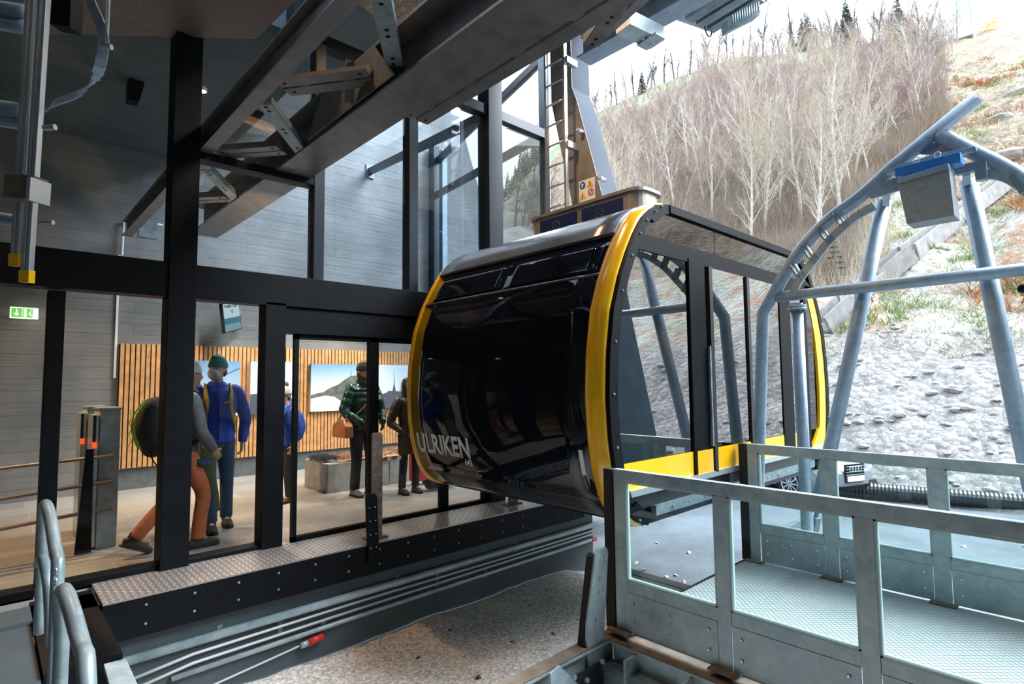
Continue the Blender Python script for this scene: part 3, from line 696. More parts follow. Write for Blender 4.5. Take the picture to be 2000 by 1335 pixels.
a = at(1380, 58, Z=5.8); ring = [a+Vector((.08*math.cos(t), -.02, .09*math.sin(t))) for t in [PI+PI*i/12 for i in range(13)]]
tag(MB().tube(ring, .008, 6).build('cable_loop', M['black']), 'thin dark cable loop dangling under the tray', 'cable')
# ================================================================ BOARDING RAMP
ZR = -.13
rf = thing('boarding_ramp', 'long steel boarding ramp with a pale grey anti slip grid floor', 'ramp', (4.36, 1, ZR))
MB().box(3.36, 5.40, -4, 2.50, ZR-.03, ZR).build('deck', M['grid'], rf)
MB().box(3.34, 5.42, 2.50, 2.53, ZR-.10, ZR).build('nosing', M['black'], rf)
MB().ibeam((3.28, -4, ZR-.42), (3.28, 2.56, ZR-.42), .20, .38, tf=.02).build('side_beam', M['galv'], rf)
MB().ibeam((5.46, -4, ZR-.42), (5.46, 2.56, ZR-.42), .20, .38, tf=.02).build('side_beam', M['galv'], rf)
MB().box(3.17, 3.35, -4, 2.5, ZR-.04, ZR-.032).build('flange_top', M['rust'], rf)
for y in (2.3, 1.0, -.3): MB().box(3.3, 5.4, y-.04, y+.04, ZR-.3, ZR-.04).build('cross_beam', M['galv_dark'], rf)
def balustrade(x, face, label, panels, ysn, hw0):
    """face = side (+1/-1) of the kick plates and bolts"""
    t = thing('balustrade', label, 'railing', (x, 2.5, ZR))
    ztop, tk = .97, .05
    MB().box(x-tk/2, x+tk/2, -4, 2.47, .89, ztop).build('top_rail', M['galv'], t, bevel=.004)
    MB().box(x-tk/2-.012, x+tk/2+.012, 2.47, 2.545, ZR, ztop-.005).build('rubber_edge', M['rubber'], t)
    for i, y in enumerate(ysn):
        hw = hw0 if i else .048
        MB().box(x-tk/2, x+tk/2, y-hw, y+hw, ZR, .89).build('post', M['galv'], t, bevel=.003)
        MB().box(x-.09, x+.09, y-.085, y+.085, ZR, ZR+.014).build('foot_plate', M['galv_dark'] if face > 0 else M['rust'], t)
        if i < len(ysn)-1:
            a, b2 = ysn[i+1]+hw0, y-hw0
            MB().box(x-.02, x+.02, a, b2, ZR+.27, ZR+.35).build('bottom_rail', M['galv'], t, bevel=.003)
            kp = MB().box(x+face*.012, x+face*.024, a+.005, b2-.005, ZR+.012, ZR+.27).build('kick_plate', M['galv'], t)
            gp = MB().box(x-.004, x+.004, a, b2, ZR+.35, .89).build('glass_pane', M['win_rail'], t)
            g = MB(); e = .011
            for r in ((a, a+e, ZR+.35, .89), (b2-e, b2, ZR+.35, .89), (a, b2, ZR+.35, ZR+.35+e), (a, b2, .89-e, .89)): g.box(x-.022, x+.022, *r)
            g.build('glazing_bead', M['edge_glass'], gp)
            if i < 5:
                for yb_ in (b2-.06, (a+b2)/2, a+.06)[:: (1 if i == 0 else 2)]:
                    for z in (ZR+.09, ZR+.21): bolts([(x-.024, yb_, z)], .011, (-1, 0, 0), kp, M['alu'])
balustrade(5.42, -1, 'galvanised steel and glass balustrade on the far side of the ramp', 6, [2.42, 1.755, .985, .215, -.56, -1.33, -2.1, -2.9, -3.7], .055)
balustrade(3.30, -1, 'galvanised steel and glass balustrade on the near side of the ramp', 6, [2.42, 1.673, .91, .15, -.6, -1.35, -2.1, -2.9, -3.7], .042)
# steelwork below the near corner of the ramp
sf = thing('ramp_support_frame', 'bolted galvanised steel frame under the near corner of the ramp', 'steel frame', (3.0, 2.0, -1.2))
MB().ibeam((-1, 2.50, -.47), (3.26, 2.50, -.47), .10, .30, tf=.014).build('edge_beam', M['galv'], sf)
MB().box(-1, 3.26, 2.455, 2.56, -.168, -.160).build('flange_top', M['rust'], sf)
MB().box(2.62, 3.05, 2.43, 2.44, -.40, -.26).build('hole_shade_plate', M['rubber'], sf)  # black plate painting the dark of a hole in the beam
MB().box(3.10, 3.2, 1.95, 2.45, -.62, -.30).build('column_web', M['galv_dark'], sf)
MB().box(3.14, 3.26, -4, 2.4, -.62, -.60).build('lower_flange', M['rust'], sf)
MB().box(3.20, 3.24, -4, 2.42, -.60, -.20).build('web', M['galv'], sf)
for y in (2.25, 1.85, 1.4, .9): MB().box(3.06, 3.20, y-.008, y+.008, -.60, -.20).build('stiffener', M['galv'], sf)
MB().box(2.3, 3.14, -4, 2.2, -.9, -.88).build('lower_plate', M['rust'], sf)
MB().box(3.12, 3.2, 2.36, 2.44, -1.2, -.5).build('leg', M['galv_dark'], sf)
MB().prism([(2.52, 2.40, -.14), (2.60, 2.40, -.12), (3.10, 2.40, -.62), (3.10, 2.40, -1.0), (2.52, 2.40, -1.0)], (0, -.012, 0)).build('gusset', M['galv'], sf)
for p in ((3.02, 2.40, -.24), (2.86, 2.40, -.30), (2.74, 2.40, -.24), (2.60, 2.38, -.26), (2.60, 2.38, -.5)): bolts([p], .016, (0, -1, 0), sf, M['alu'], h=.02)
for y in (2.2, 1.5, .8): bolts([(3.2, y+.05, -.32), (3.2, y+.05, -.48)], .016, (-1, 0, 0), sf, M['alu'], h=.02)
gb = thing('guide_blade', 'galvanised tapering steel blade bolted up beside the near corner of the ramp', 'post', (3.05, 2.47, -.3))
MB().prism([(2.955, 2.47, -.12), (2.99, 2.47, -.40), (3.08, 2.47, -.42), (3.14, 2.47, -.14), (3.205, 2.47, .40), (3.19, 2.47, .44), (3.09, 2.47, .45), (3.065, 2.47, .42), (2.965, 2.47, .0)], (0, .018, 0)).build('blade', M['galv'], gb, bevel=.003)
MB().prism([(2.94, 2.49, -.15), (2.965, 2.49, -.15), (3.075, 2.49, .42), (3.05, 2.49, .40)], (0, .05, 0)).build('rubber_strip', M['rubber'], gb)
bolts([(x, 2.47, z) for x, z in ((3.12, .38), (3.16, .38), (3.11, .26), (3.14, .18), (3.1, .17), (3.06, .0), (3.05, -.12), (3.08, -.28))], .010, (0, -1, 0), gb, M['alu'])
# ================================================================ ARCHED HANGER GUIDE, plane X = 5.7
XA = 5.7
ag = thing('hanger_guide_arch', 'blue grey tubular steel arch guiding the cabin hanger beside the ramp', 'steel arch', (XA, 1.5, ZG))
def A(*pp, X=XA): return [at(x, y, X=X) for x, y in pp]
def smooth(pts, n=5):
    out = []
    for i in range(len(pts)-1):
        p0, p1, p2, p3 = pts[max(i-1, 0)], pts[i], pts[i+1], pts[min(i+2, len(pts)-1)]
        for k_ in range(n):
            t = k_/n; out.append(.5*((2*p1)+(p2-p0)*t+(2*p0-5*p1+4*p2-p3)*t*t+(-p0+3*p1-3*p2+p3)*t**3))
    return out+[pts[-1]]
base = at(1478, 1050, X=XA)
MB().tube([(XA, base.y, ZG), base, at(1490, 612, X=XA)]+smooth(A((1516, 566), (1545, 515), (1582, 466), (1628, 422), (1665, 396), (1702, 366), (1740, 330)))+A((1910, 190)), .058, 14).build('main_tube', M['tube_blue'], ag, True)
MB().tube(smooth(A((1832, 262), (1900, 296), (1960, 326), (2000, 352), (2060, 400), (2110, 470), (2140, 560), (2150, 700))), .058, 14).build('main_tube', M['tube_blue'], ag, True)
b2_ = at(1578, 1060, X=XA)
MB().tube([(XA, b2_.y, ZG), b2_, at(1556, 592, X=XA)], .055, 14).build('leg_tube', M['tube_blue'], ag, True)
fl = at(1556, 601, X=XA)
MB().tube([fl-Vector((0, 0, .02)), fl], .085, 18).tube([fl+Vector((0, 0, .006)), fl+Vector((0, 0, .024))], .085, 18).build('flange', M['galv'], ag, True)
bolts([fl+Vector((.07*math.cos(t), .07*math.sin(t), -.03)) for t in [k*PI/4 for k in range(8)]], .012, (0, 0, -1), ag, M['galv_dark'])
MB().tube([at(1518, 580, X=XA-.0), at(2160, 508, X=XA-.0)], .05, 14).build('cross_tube', M['tube_blue'], ag, True)
# curved guide strip with brackets
def strip(ptsA, off):
    pts = smooth(ptsA, 4); b = MB()
    for p, q in zip(pts, pts[1:]): b.bar(p, q, .07, .035, (1, 0, 0))
    return b.build('guide_strip', M['galv'], ag)
strip(A((1548, 575), (1562, 545), (1590, 508), (1620, 470), (1648, 443), (1678, 419), (1708, 402), X=XA-.02), 0)
strip(A((1926, 340), (1960, 345), (1985, 358), (2010, 378), (2040, 415), X=XA-.02), 0)
for x, y in ((1557, 530), (1580, 495), (1610, 458), (1640, 430)):
    p = at(x, y, X=XA-.05); b = MB()
    for s_ in (-.022, .022): b.bar(p+Vector((-.03, s_-.03, -.05)), p+Vector((-.03, s_+.03, .07)), .012, .06, (1, 0, 0))
    b.build('strip_bracket', M['galv_dark'], ag)
p = at(1988, 365, X=XA-.05); MB().bar(p+Vector((-.03, -.03, -.06)), p+Vector((-.03, .03, .08)), .04, .06, (1, 0, 0)).build('strip_bracket', M['galv_dark'], ag)
MB().prism(A((1696, 378), (1700, 362), (1760, 343), (1820, 334), (1936, 308), (1936, 324), (1830, 350), (1700, 388), X=XA-.05), (.025, 0, 0)).build('cross_plate', M['tube_blue'], ag, bevel=.003)
MB().prism(A((1728, 333), (1755, 322), (1820, 302), (1905, 285), (1908, 294), (1820, 312), (1730, 340), X=XA-.10), (.12, 0, 0)).build('upper_plate', M['tube_blue'], ag, bevel=.003)
MB().prism(A((1790, 300), (1838, 270), (1880, 290), (1862, 305), X=XA), (.02, 0, 0)).build('apex_plate', M['tube_blue'], ag)
def legpx(x0, y0, x1, y1, X=XA+.12, name='slanting_leg'):
    MB().tube([at(x0, y0, X=X), at(x1, y1, X=X)], .062, 14).build(name, M['tube_blue'], ag, True)
legpx(1727, 392, 1600, 975); legpx(1891, 352, 2018, 960)
for (x, y, dx) in ((1731, 376, 2), (1887, 337, -1)):
    a, b2 = at(x, y, X=XA+.0), at(x-dx, y+24, X=XA+.1)
    MB().bar(a, b2, .05, .07).build('clevis', M['galv'], ag); MB().tube([a+Vector((0, -.06, 0)), a+Vector((0, .06, 0))], .014, 8).build('clevis_pin', M['alu'], ag)
a, b2 = at(1598, 985, X=XA+.12), at(1587, 1052, X=XA+.12); MB().tube([a, b2], .02, 8).build('threaded_rod', M['galv_dark'], ag)
MB().bar(at(1594, 1010, X=XA+.1), b2, .06, .06).build('clevis', M['galv_dark'], ag)
MB().box(XA-.12, XA+.28, 1.55, 2.62, -.02, .04).build('base_channel', M['galv_dark'], ag)
MB().box(XA+.10, XA+.7, 2.30, 2.36, 0, .12).build('base_bracket', M['galv_dark'], ag)
nb = thing('name_box', 'long bright blue box mounted across the top of the arch', 'box', at(1810, 320, X=XA-.2))
MB().prism(A((1747, 328), (1875, 296), (1877, 316), (1748, 345), X=XA-.28), (.14, 0, 0)).build('housing', M['blue_box'], nb, bevel=.004)
for x in (1790, 1831):
    c = at(x, 304+(1831-x)*.25-2, X=XA-.13); MB().tube([c+Vector((0, .022*math.cos(t), .022*math.sin(t))) for t in [2*PI*i/14 for i in range(15)]], .004, 5).build('ring', M['white'], nb)
gbx = thing('control_cabinet', 'grey ribbed cabinet hanging tilted from the top of the arch', 'cabinet', at(1810, 380, X=XA-.25))
MB().prism(A((1753, 358), (1854, 328), (1864.5, 420.5), (1771, 437.7), X=XA-.34), (.22, 0, 0)).build('housing', M['grey_box'], gbx, bevel=.006)
MB().prism(A((1752, 348), (1852, 318), (1854, 328), (1753, 358), X=XA-.35), (.24, 0, 0)).build('lid', M['tube_blue'], gbx, bevel=.004)
MB().box(XA-.12, XA-.05, gbx.location.y-.36, gbx.location.y-.29, 3.12, 3.26).build('mounting_plate', M['galv_dark'], gbx)
lf = at(1998, 563, X=XA); t = thing('dome_camera', 'small black dome camera at the right edge of the view', 'camera', lf)
MB().sphere(lf, .035, 12, 8).tube([lf, lf+Vector((0, -.1, .06))], .02, 10).build('housing', M['black'], t, True)
# ================================================================ LEFT FOREGROUND: tube railing, rail bundle overhead
lr = thing('tube_railing', 'galvanised tube railing with a small chain in the lower left corner', 'railing', at(90, 1300, D=2.4))
def TD(*pp): return [at(x, y, D=d) for x, y, d in pp]
MB().tube(smooth(TD((76, 1235, 2.75), (82, 1100, 2.7), (86, 1000, 2.62), (90, 986, 2.55), (98, 1010, 2.5), (108, 1070, 2.42), (113, 1092, 2.38), (112, 1130, 2.36), (102, 1420, 2.3)), 3), .024, 12).build('tube', M['galv'], lr, True)
MB().tube(smooth(TD((76, 1100, 2.6), (84, 1090, 2.5), (93, 1130, 2.42), (97, 1180, 2.4), (99, 1260, 2.4)), 3), .021, 12).build('tube', M['galv'], lr, True)
MB().tube(smooth(TD((112, 1420, 1.9), (120, 1260, 1.85), (118, 1180, 1.8), (125, 1152, 1.7), (140, 1190, 1.62), (160, 1262, 1.55), (168, 1290, 1.5), (172, 1420, 1.45)), 3), .022, 12).build('tube', M['galv'], lr, True)
ch = MB()
for i in range(7):
    c = at(109, 1116+i*10, D=2.25); ax = Vector((1, .2, 0)) if i % 2 else Vector((.2, -1, 0))
    ring = [c+ax.normalized()*(.006*math.cos(t))+Vector((0, 0, .014*math.sin(t))) for t in [2*PI*k/10 for k in range(11)]]
    ch.tube(ring, .0025, 5)
ch.build('chain', M['alu'], lr)
MB().box(.22, .40, 4.9, 5.05, -.14, -.08).build('wall_fixing', M['galv'], lr)
pl = thing('metal_step', 'short grey metal plate in the pit corner below the tube railing', 'plate', at(235, 1315, D=3.2))
MB().prism([at(203, 1296, D=3.3), at(246, 1285, D=3.4), at(275, 1350, D=3.0), at(222, 1365, D=2.9)], (0, 0, -.03)).build('plate', M['galv'], pl)
ra = thing('aluminium_rail_bundle', 'pair of vertical aluminium rails with yellow tips hanging at the upper left', 'rails', at(60, 300, D=1.9))
D_ = 1.9
for i, (xt, xb, yb_) in enumerate(((66, 33, 520), (90, 53, 552))):
    for s_ in (-1, 1):
        MB().bar(at(xt+s_*5.4, -60, D=D_), at(xb+s_*4.6, yb_-22, D=D_), .013, .022, CB).build('rail', M['alu'], ra, bevel=.002)
    MB().bar(at(xb, yb_-24, D=D_), at(xb-1, yb_, D=D_), .034, .026, CB).build('yellow_tip', M['yellow'], ra)
MB().bar(at(53, 345, D=D_-.06), at(49, 392, D=D_-.06), .095, .06, CB).build('clamp_block', M['rust'], ra, bevel=.003)
MB().bar(at(77, 352, D=D_-.08), at(74, 396, D=D_-.08), .012, .08, CB).build('clamp_edge', M['alu'], ra)
hp = smooth(TD((92, 215, 1.9), (110, 200, 1.88), (160, 180, 1.85), (190, 145, 1.82), (203, 85, 1.8), (197, 50, 1.8), (180, 10, 1.82), (165, -30, 1.84)), 4)
b = MB()
for p, q in zip(hp, hp[1:]): b.bar(p, q, .006, .03, (CR+CU).normalized())
b.build('hoop', M['tube_blue'], ra)
MB().tube(TD((207, 98, 1.8), (213, -30, 1.8)), .006, 6).build('rod', M['galv'], ra)
MB().tube(TD((198, 90, 1.78), (218, 92, 1.78)), .009, 8).build('hoop_bolt', M['alu'], ra)
MB().tube(TD((86, 250, 1.85), (108, 248, 1.85)), .010, 8).build('hoop_bolt', M['alu'], ra)
MB().tube(TD((78, 433, 1.85), (104, 434, 1.85)), .008, 8).build('hoop_bolt', M['alu'], ra)
for y, r in ((20, .026), (48, .022), (215, .03), (238, .02), (428, .02)):
    MB().tube(TD((-80, y-14, 2.2), (52, y+6, 1.98)), r*1.1, 10).build('side_tube', M['tube_blue'], ra, True)
MB().prism([at(92, -30, D=2.1), at(140, -30, D=2.1), at(136, 52, D=2.1), at(96, 46, D=2.1)], CB*-.06).build('black_cover', M['black'], ra)
# ================================================================ HALL INTERIOR
sw = thing('slat_wall_panel', 'vertical oak slat cladding on the back wall of the hall', 'wall panel', (4, YB, 0))
MB().box(1.47, 7.0, YB-.035, YB-.001, .34, 2.225).build('felt_backing', M['slat_back'], sw)
b = MB(); i = 0
while 1.48+.068*i < 7.0:
    x = 1.48+.068*i; b.box(x, x+.050, YB-.075, YB-.03, .33, 2.23); i += 1
b.build('slats', M['wood'], sw)
M['skirt'] = mat('dark_grey_rendered_plinth', (.09, .10, .105), .8, 0, .25, 8)
struct(MB().box(1.46, 7.0, YB-.02, YB, 0, .33), 'baseboard_back', M['skirt'])
cn = thing('wall_conduit', 'thin pale conduit running up the back wall beside the oak slats', 'pipe', (1.42, YB, 0))
MB().box(1.41, 1.44, YB-.03, YB, 1.7, 3.6).build('tube', M['white'], cn)
def pic_mat(name, top, mid, bot, zlo, zhi):
    def f(t, b):
        s = t.nodes.new('ShaderNodeSeparateXYZ'); t.links.new(pos_xyz(t), s.inputs[0])
        mr = t.nodes.new('ShaderNodeMapRange'); mr.inputs[1].default_value = zlo; mr.inputs[2].default_value = zhi; t.links.new(s.outputs[2], mr.inputs[0])
        t.links.new(ramp(t, mr.outputs[0], [(0, bot), (.5, mid), (1, top)]), b.inputs['Base Color'])
    return node_mat(name, f, .5)
M['pic1'] = pic_mat('printed_winter_sky', (.10, .28, .52), (.62, .72, .80), (.75, .80, .88), -.45, .45)
M['pic2'] = pic_mat('printed_sunset_sky', (.45, .58, .74), (.60, .64, .72), (.75, .60, .40), -.45, .45)
M['pic3'] = pic_mat('printed_blue_sky', (.12, .26, .48), (.35, .48, .66), (.70, .62, .52), -.45, .45)
M['hill_pic'] = mat('printed_dark_hill', (.04, .05, .045), .6, 0, col2=(.16, .17, .15), scale=14)
M['cloud_pic'] = mat('printed_cloud', (.70, .76, .84), .6)
M['dark_pic'] = mat('printed_dark_silhouette', (.06, .07, .10), .6)
def picture(x0, x1, z0, z1, m_, label, shapes):
    cx, cz = (x0+x1)/2, (z0+z1)/2; t = thing('picture', label, 'picture', (cx, YB-.1, cz), 'landscape prints on the slat wall')
    c = MB().box(x0-cx, x1-cx, -.03, .025, z0-cz, z1-cz).build('canvas', M[m_]); c.location = (cx, YB-.105, cz); attach(c, t)
    for k_, (poly, mm, nm) in enumerate(shapes):
        y = YB-.136-.001*k_
        MB().prism([(x0+(x1-x0)*u, y, z0+(z1-z0)*v) for u, v in poly], (0, -.0008, 0)).build(nm, M[mm], c)
picture(4.44, 5.37, 1.06, 1.95, 'pic1', 'square print of a snowy mountain with a mast above a sea of cloud',
        [([(0, .34), (.12, .38), (.25, .40), (.42, .50), (.58, .56), (.72, .66), (.84, .74), (1, .76), (1, 0), (.5, 0), (0, .2)], 'hill_pic', 'printed_ridge'),
         ([(0, .27), (.3, .33), (.5, .30), (.62, .22), (.8, .12), (1, .08), (1, 0), (0, 0)], 'cloud_pic', 'printed_cloud'),
         ([(.86, .74), (.868, .92), (.876, .74)], 'dark_pic', 'printed_mast')])
picture(5.62, 6.55, 1.06, 1.95, 'pic2', 'print of a hilltop mast station in dark silhouette at dusk',
        [([(0, .30), (.15, .28), (.45, .36), (.5, .40), (.85, .38), (1, .30), (1, 0), (0, 0)], 'dark_pic', 'printed_station'),
         ([(.60, .38), (.635, .55), (.645, .86), (.655, .55), (.69, .38)], 'dark_pic', 'printed_mast'),
         ([(.80, .38), (.805, .66), (.812, .38)], 'dark_pic', 'printed_mast')])
picture(2.30, 3.18, 1.06, 1.98, 'pic3', 'blue print behind the man in the blue fleece', [([(.45, .62), (1, .88), (1, .86), (.45, .60)], 'dark_pic', 'printed_cable'), ([(0, 0), (1, 0), (1, .12), (0, .2)], 'cloud_pic', 'printed_snow')])
picture(3.36, 4.10, 1.06, 1.98, 'pic2', 'pale evening print left of the snowy mountain print', [([(0, .0), (1, 0), (1, .28), (.4, .40), (0, .38)], 'dark_pic', 'printed_ridge')])
# exit sign
ex = thing('exit_sign', 'small green and white illuminated exit sign high on the concrete wall', 'sign', (.35, YB-.1, 2.6))
M['ex_green'] = mat('exit_green', (.10, .42, .08), .5, emit=(.14, .62, .09), es=1.1); M['ex_white'] = mat('exit_white', (.9, .9, .8), .5, emit=(1, .98, .85), es=1.3)
MB().box(.20, .50, YB-.10, YB-.06, 2.53, 2.685).build('housing', M['ex_white'], ex)
MB().box(.215, .325, YB-.104, YB-.1, 2.545, 2.67).build('green_panel', M['ex_green'], ex)
MB().box(.332, .44, YB-.104, YB-.1, 2.545, 2.67).build('green_panel', M['ex_green'], ex)
yy = YB-.106
MB().prism([(.262, yy, 2.655), (.278, yy, 2.655), (.278, yy, 2.60), (.305, yy, 2.60), (.27, yy, 2.56), (.235, yy, 2.60), (.262, yy, 2.60)], (0, -.001, 0)).build('arrow', M['ex_white'], ex)
MB().box(.345, .375, yy-.001, yy, 2.555, 2.66).bar((.40, yy, 2.58), (.415, yy, 2.63), .012, .002, (0, 1, 0)).bar((.415, yy, 2.60), (.432, yy, 2.565), .01, .002, (0, 1, 0)).sphere((.42, yy, 2.648), .009, 8, 6, (1, .1, 1)).build('running_figure', M['ex_white'], ex)
# wall screen
scx = thing('info_screen', 'tilted wall screen reading Available Seats above the slats', 'screen', at(455, 620, Y=9.9))
M['scr_sky'] = mat('screen_sky', (0, 0, 0), .3, emit=(.60, .78, .86), es=1.0); M['scr_sea'] = mat('screen_sea', (0, 0, 0), .3, emit=(.03, .22, .36), es=.9); M['scr_town'] = mat('screen_town', (0, 0, 0), .3, emit=(.25, .42, .50), es=.9, )
q = [at(435, 594, Y=9.75), at(466, 591, Y=10.1), at(471, 640, Y=10.1), at(441, 649, Y=9.75)]   # tl tr br bl
nrm = (q[1]-q[0]).cross(q[3]-q[0]).normalized()
if nrm.dot(CAM-q[0]) < 0: nrm = -nrm
def qp(u, v): return q[0].lerp(q[1], u).lerp(q[3].lerp(q[2], u), v)
def quad(name, u0, u1, v0, v1, mt, off, th=.002): return MB().prism([qp(u0, v0)+nrm*off, qp(u1, v0)+nrm*off, qp(u1, v1)+nrm*off, qp(u0, v1)+nrm*off], nrm*th).build(name, M[mt], scx)
quad('housing', -.04, 1.04, -.03, 1.03, 'black', -.05, .049); quad('screen_sky', 0, 1, 0, .52, 'scr_sky', .0); quad('screen_sea', 0, 1, .52, .74, 'scr_sea', .0); quad('screen_town', 0, 1, .74, 1, 'scr_town', .0)
ux, uy = (q[1]-q[0]), (q[0]-q[3])
text_obj('screen_text', 'Available Seats', .066, M['black'], scx, qp(.06, .13)+nrm*.004, ux, uy, ext=.0005)
text_obj('screen_text', '12', .075, M['black'], scx, qp(.42, .34)+nrm*.004, ux, uy, ext=.0005)
MB().bar(qp(1, .3)-nrm*.03, qp(1, .3)+Vector((.1, .3, 0)), .04, .08).build('wall_arm', M['galv'], scx)
MB().bar(qp(1.1, 0)+Vector((0, .2, 0)), qp(1.1, 1)+Vector((0, .2, 0)), .04, .04).build('wall_rail', M['silver'], scx)
# concrete bench with sheepskins
bn = thing('concrete_bench', 'long low bench of pale concrete blocks in front of the slat wall', 'bench', (4.5, 8.3, 0))
for i, (x0, x1) in enumerate(((3.66, 4.16), (4.17, 4.67), (4.68, 5.18), (5.19, 5.69))):
    MB().box(x0, x1, 7.85, 8.65, 0, .42).build('block', M['concrete_block'], bn, bevel=.01)
def fur(x0, x1, y0, y1, z, col, label, seed):
    rnd = random.Random(seed); b = MB(); n = 26
    g = {}
    for i in range(n+1):
        for j in range(14):
            u, v = i/n, j/13; x = x0+(x1-x0)*u; y = y0+(y1-y0)*v+.04*math.sin(5*u+seed)
            e = min(u, 1-u, v, 1-v); g[i, j] = len(b.v); b.v.append(Vector((x, y, z+.05*min(1, e*8)+.04*noise.noise(Vector((x*6, y*6, seed))))))
    for i in range(n):
        for j in range(13): b.f.append((g[i, j], g[i+1, j], g[i+1, j+1], g[i, j+1]))
    base_n = len(b.v)
    for k_ in range(2600):
        u, v = rnd.random(), rnd.random(); x = x0+(x1-x0)*u; y = y0+(y1-y0)*v; zz = z+.04
        d = Vector((rnd.uniform(-1, 1), rnd.uniform(-1, 1), rnd.uniform(.2, 1.1)))*.05; p = Vector((x, y, zz)); s_ = d.cross(Vector((rnd.random()+.1, rnd.random(), 0))).normalized()*.004
        b.add([p-s_, p+s_, p+d], [(0, 1, 2)])
    return tag(b.build('sheepskin', col, recalc=False), label, 'sheepskin', 'sheepskins on the bench')
M['fur1'] = mat('orange_brown_fur', (.30, .15, .09), .95, 0, col2=(.55, .36, .26), scale=12); M['fur2'] = mat('grey_fur', (.10, .10, .12), .95, 0, .3, 12)
fur(3.86, 4.9, 7.83, 8.5, .425, M['fur1'], 'shaggy orange brown sheepskin over the middle of the bench', 1)
fur(3.66, 3.92, 8.0, 8.5, .425, M['fur2'], 'small dark grey sheepskin at the left end of the bench', 2)
fur(4.95, 5.6, 7.9, 8.5, .425, M['fur1'], 'orange brown sheepskin behind the person in the brown coat', 3)
# ticket gates and railing at the left
def gate(x, y, label):
    t = thing('ticket_gate', label, 'ticket gate', (x, y, 0), 'ticket gates')
    MB().box(x, x+.17, y, y+.45, 0, 1.35).build('pillar', M['galv'], t, bevel=.008)
    MB().box(x-.01, x+.18, y-.01, y+.46, 1.35, 1.37).build('cap', M['alu'], t)
    MB().box(x-.05, x-.005, y+.02, y+.4, .02, 1.3).build('side_panel', M['silver'], t)
    MB().box(x-.052, x-.03, y-.004, y+.05, 1.02, 1.30).build('display', M['navyblack'], t)
    MB().box(x-.054, x-.02, y-.008, y+.02, .98, 1.04).build('red_light', M['red_lamp'], t)
M['red_lamp'] = mat('red_signal', (.5, .03, .01), .4, emit=(1, .1, .02), es=1.5)
gate(.84, 6.88, 'grey ticket gate pillar nearest to the oak slats'); gate(.80, 7.45, 'grey ticket gate pillar standing behind the first')
ir = thing('barrier_rail', 'dark post with three horizontal brass coloured rails in front of the ticket gates', 'railing', (.72, 6.83, 0))
MB().prism([(.67, 6.8, 0), (.80, 6.8, 0), (.79, 6.8, .98), (.73, 6.8, .98)], (0, .02, 0)).build('post', M['black'], ir)
M['brass'] = mat('warm_steel_rail', (.45, .34, .24), .3, .8)
for z, dz in ((.90, -.05), (.65, -.08), (.39, -.09)): MB().tube([(-3, 6.86, z+dz*3.5), (.96, 6.86, z)], .018, 8).build('rail', M['brass'], ir, True)
# spotlights of the hall
M['lampglow'] = mat('warm_lamp_glass', (1, .9, .7), .4, emit=(1, .82, .55), es=12)
def spot(x, y, z, label, energy=260, tgt=None, size=1.5, cyl=True, col=(1, .78, .55)):
    t = thing('spotlight', label, 'lamp', (x, y, z), 'cylinder spotlights')
    MB().tube([(x, y, z), (x, y, z+.24)], .055, 16).build('housing', M['white'], t, True)
    MB().tube([(x, y, z-.004), (x, y, z+.002)], .046, 16).build('lamp_glass', M['lampglow'], t)
    MB().tube([(x, y, z+.24), (x, y, z+(.6 if z > 4 else .27))], .008, 6).build('stem', M['black'], t)
    l = bpy.data.lights.new('spot', 'SPOT'); l.energy = energy; l.spot_size = size; l.spot_blend = .6; l.color = col; l.shadow_soft_size = .06
    lo = bpy.data.objects.new('light', l); COL.objects.link(lo); lo.location = (x, y, z-.03)
    if tgt: lo.rotation_euler = (Vector((x, y, z))-Vector(tgt)).to_track_quat('Z', 'Y').to_euler()
    attach(lo, t)
c = at(395, 178, Y=7.6)
for yt, zt, lb in ((7.6, 3.02, 'front'), (9.2, 3.14, 'rear')): tag(MB().box(-6, 7.0, yt-.02, yt+.02, zt-.02, zt+.02).build('added_lamp_track', M['black']), 'thin black track added unseen across the hall for the hidden lamps, the %s one' % lb, 'lighting track')  # unseen tracks added to carry the lamps hidden behind the lintel
spot(c.x, c.y, c.z, 'white cylinder spotlight hanging beside the black post', 420, (2.2, 7.8, 0), 1.7)
spot(3.9, 7.6, 2.74, 'spotlight above the bench', 230, (4.4, 8.3, 0), 1.8)
spot(2.4, 7.6, 2.74, 'spotlight above the man in the blue fleece', 260, (2.3, 7.2, 0), 2.2, col=(1, .68, .42))
spot(.2, 7.6, 2.74, 'spotlight above the ticket gates', 330, (.4, 7.4, 0), 2.3, col=(1, .58, .28))
spot(5.6, 7.6, 2.74, 'spotlight at the far end of the bench', 170, (5.4, 7.4, 0), 2.1)
spot(2.9, 9.2, 2.86, 'spotlight washing the oak slats', 200, (2.6, 10.4, .6), 2.0)
spot(.6, 9.2, 2.86, 'spotlight washing the concrete wall by the ticket gates', 60, (.6, 10.4, .9), 2.0)
spot(5.2, 9.2, 2.86, 'spotlight washing the landscape prints', 260, (4.8, 10.4, .9), 1.9)
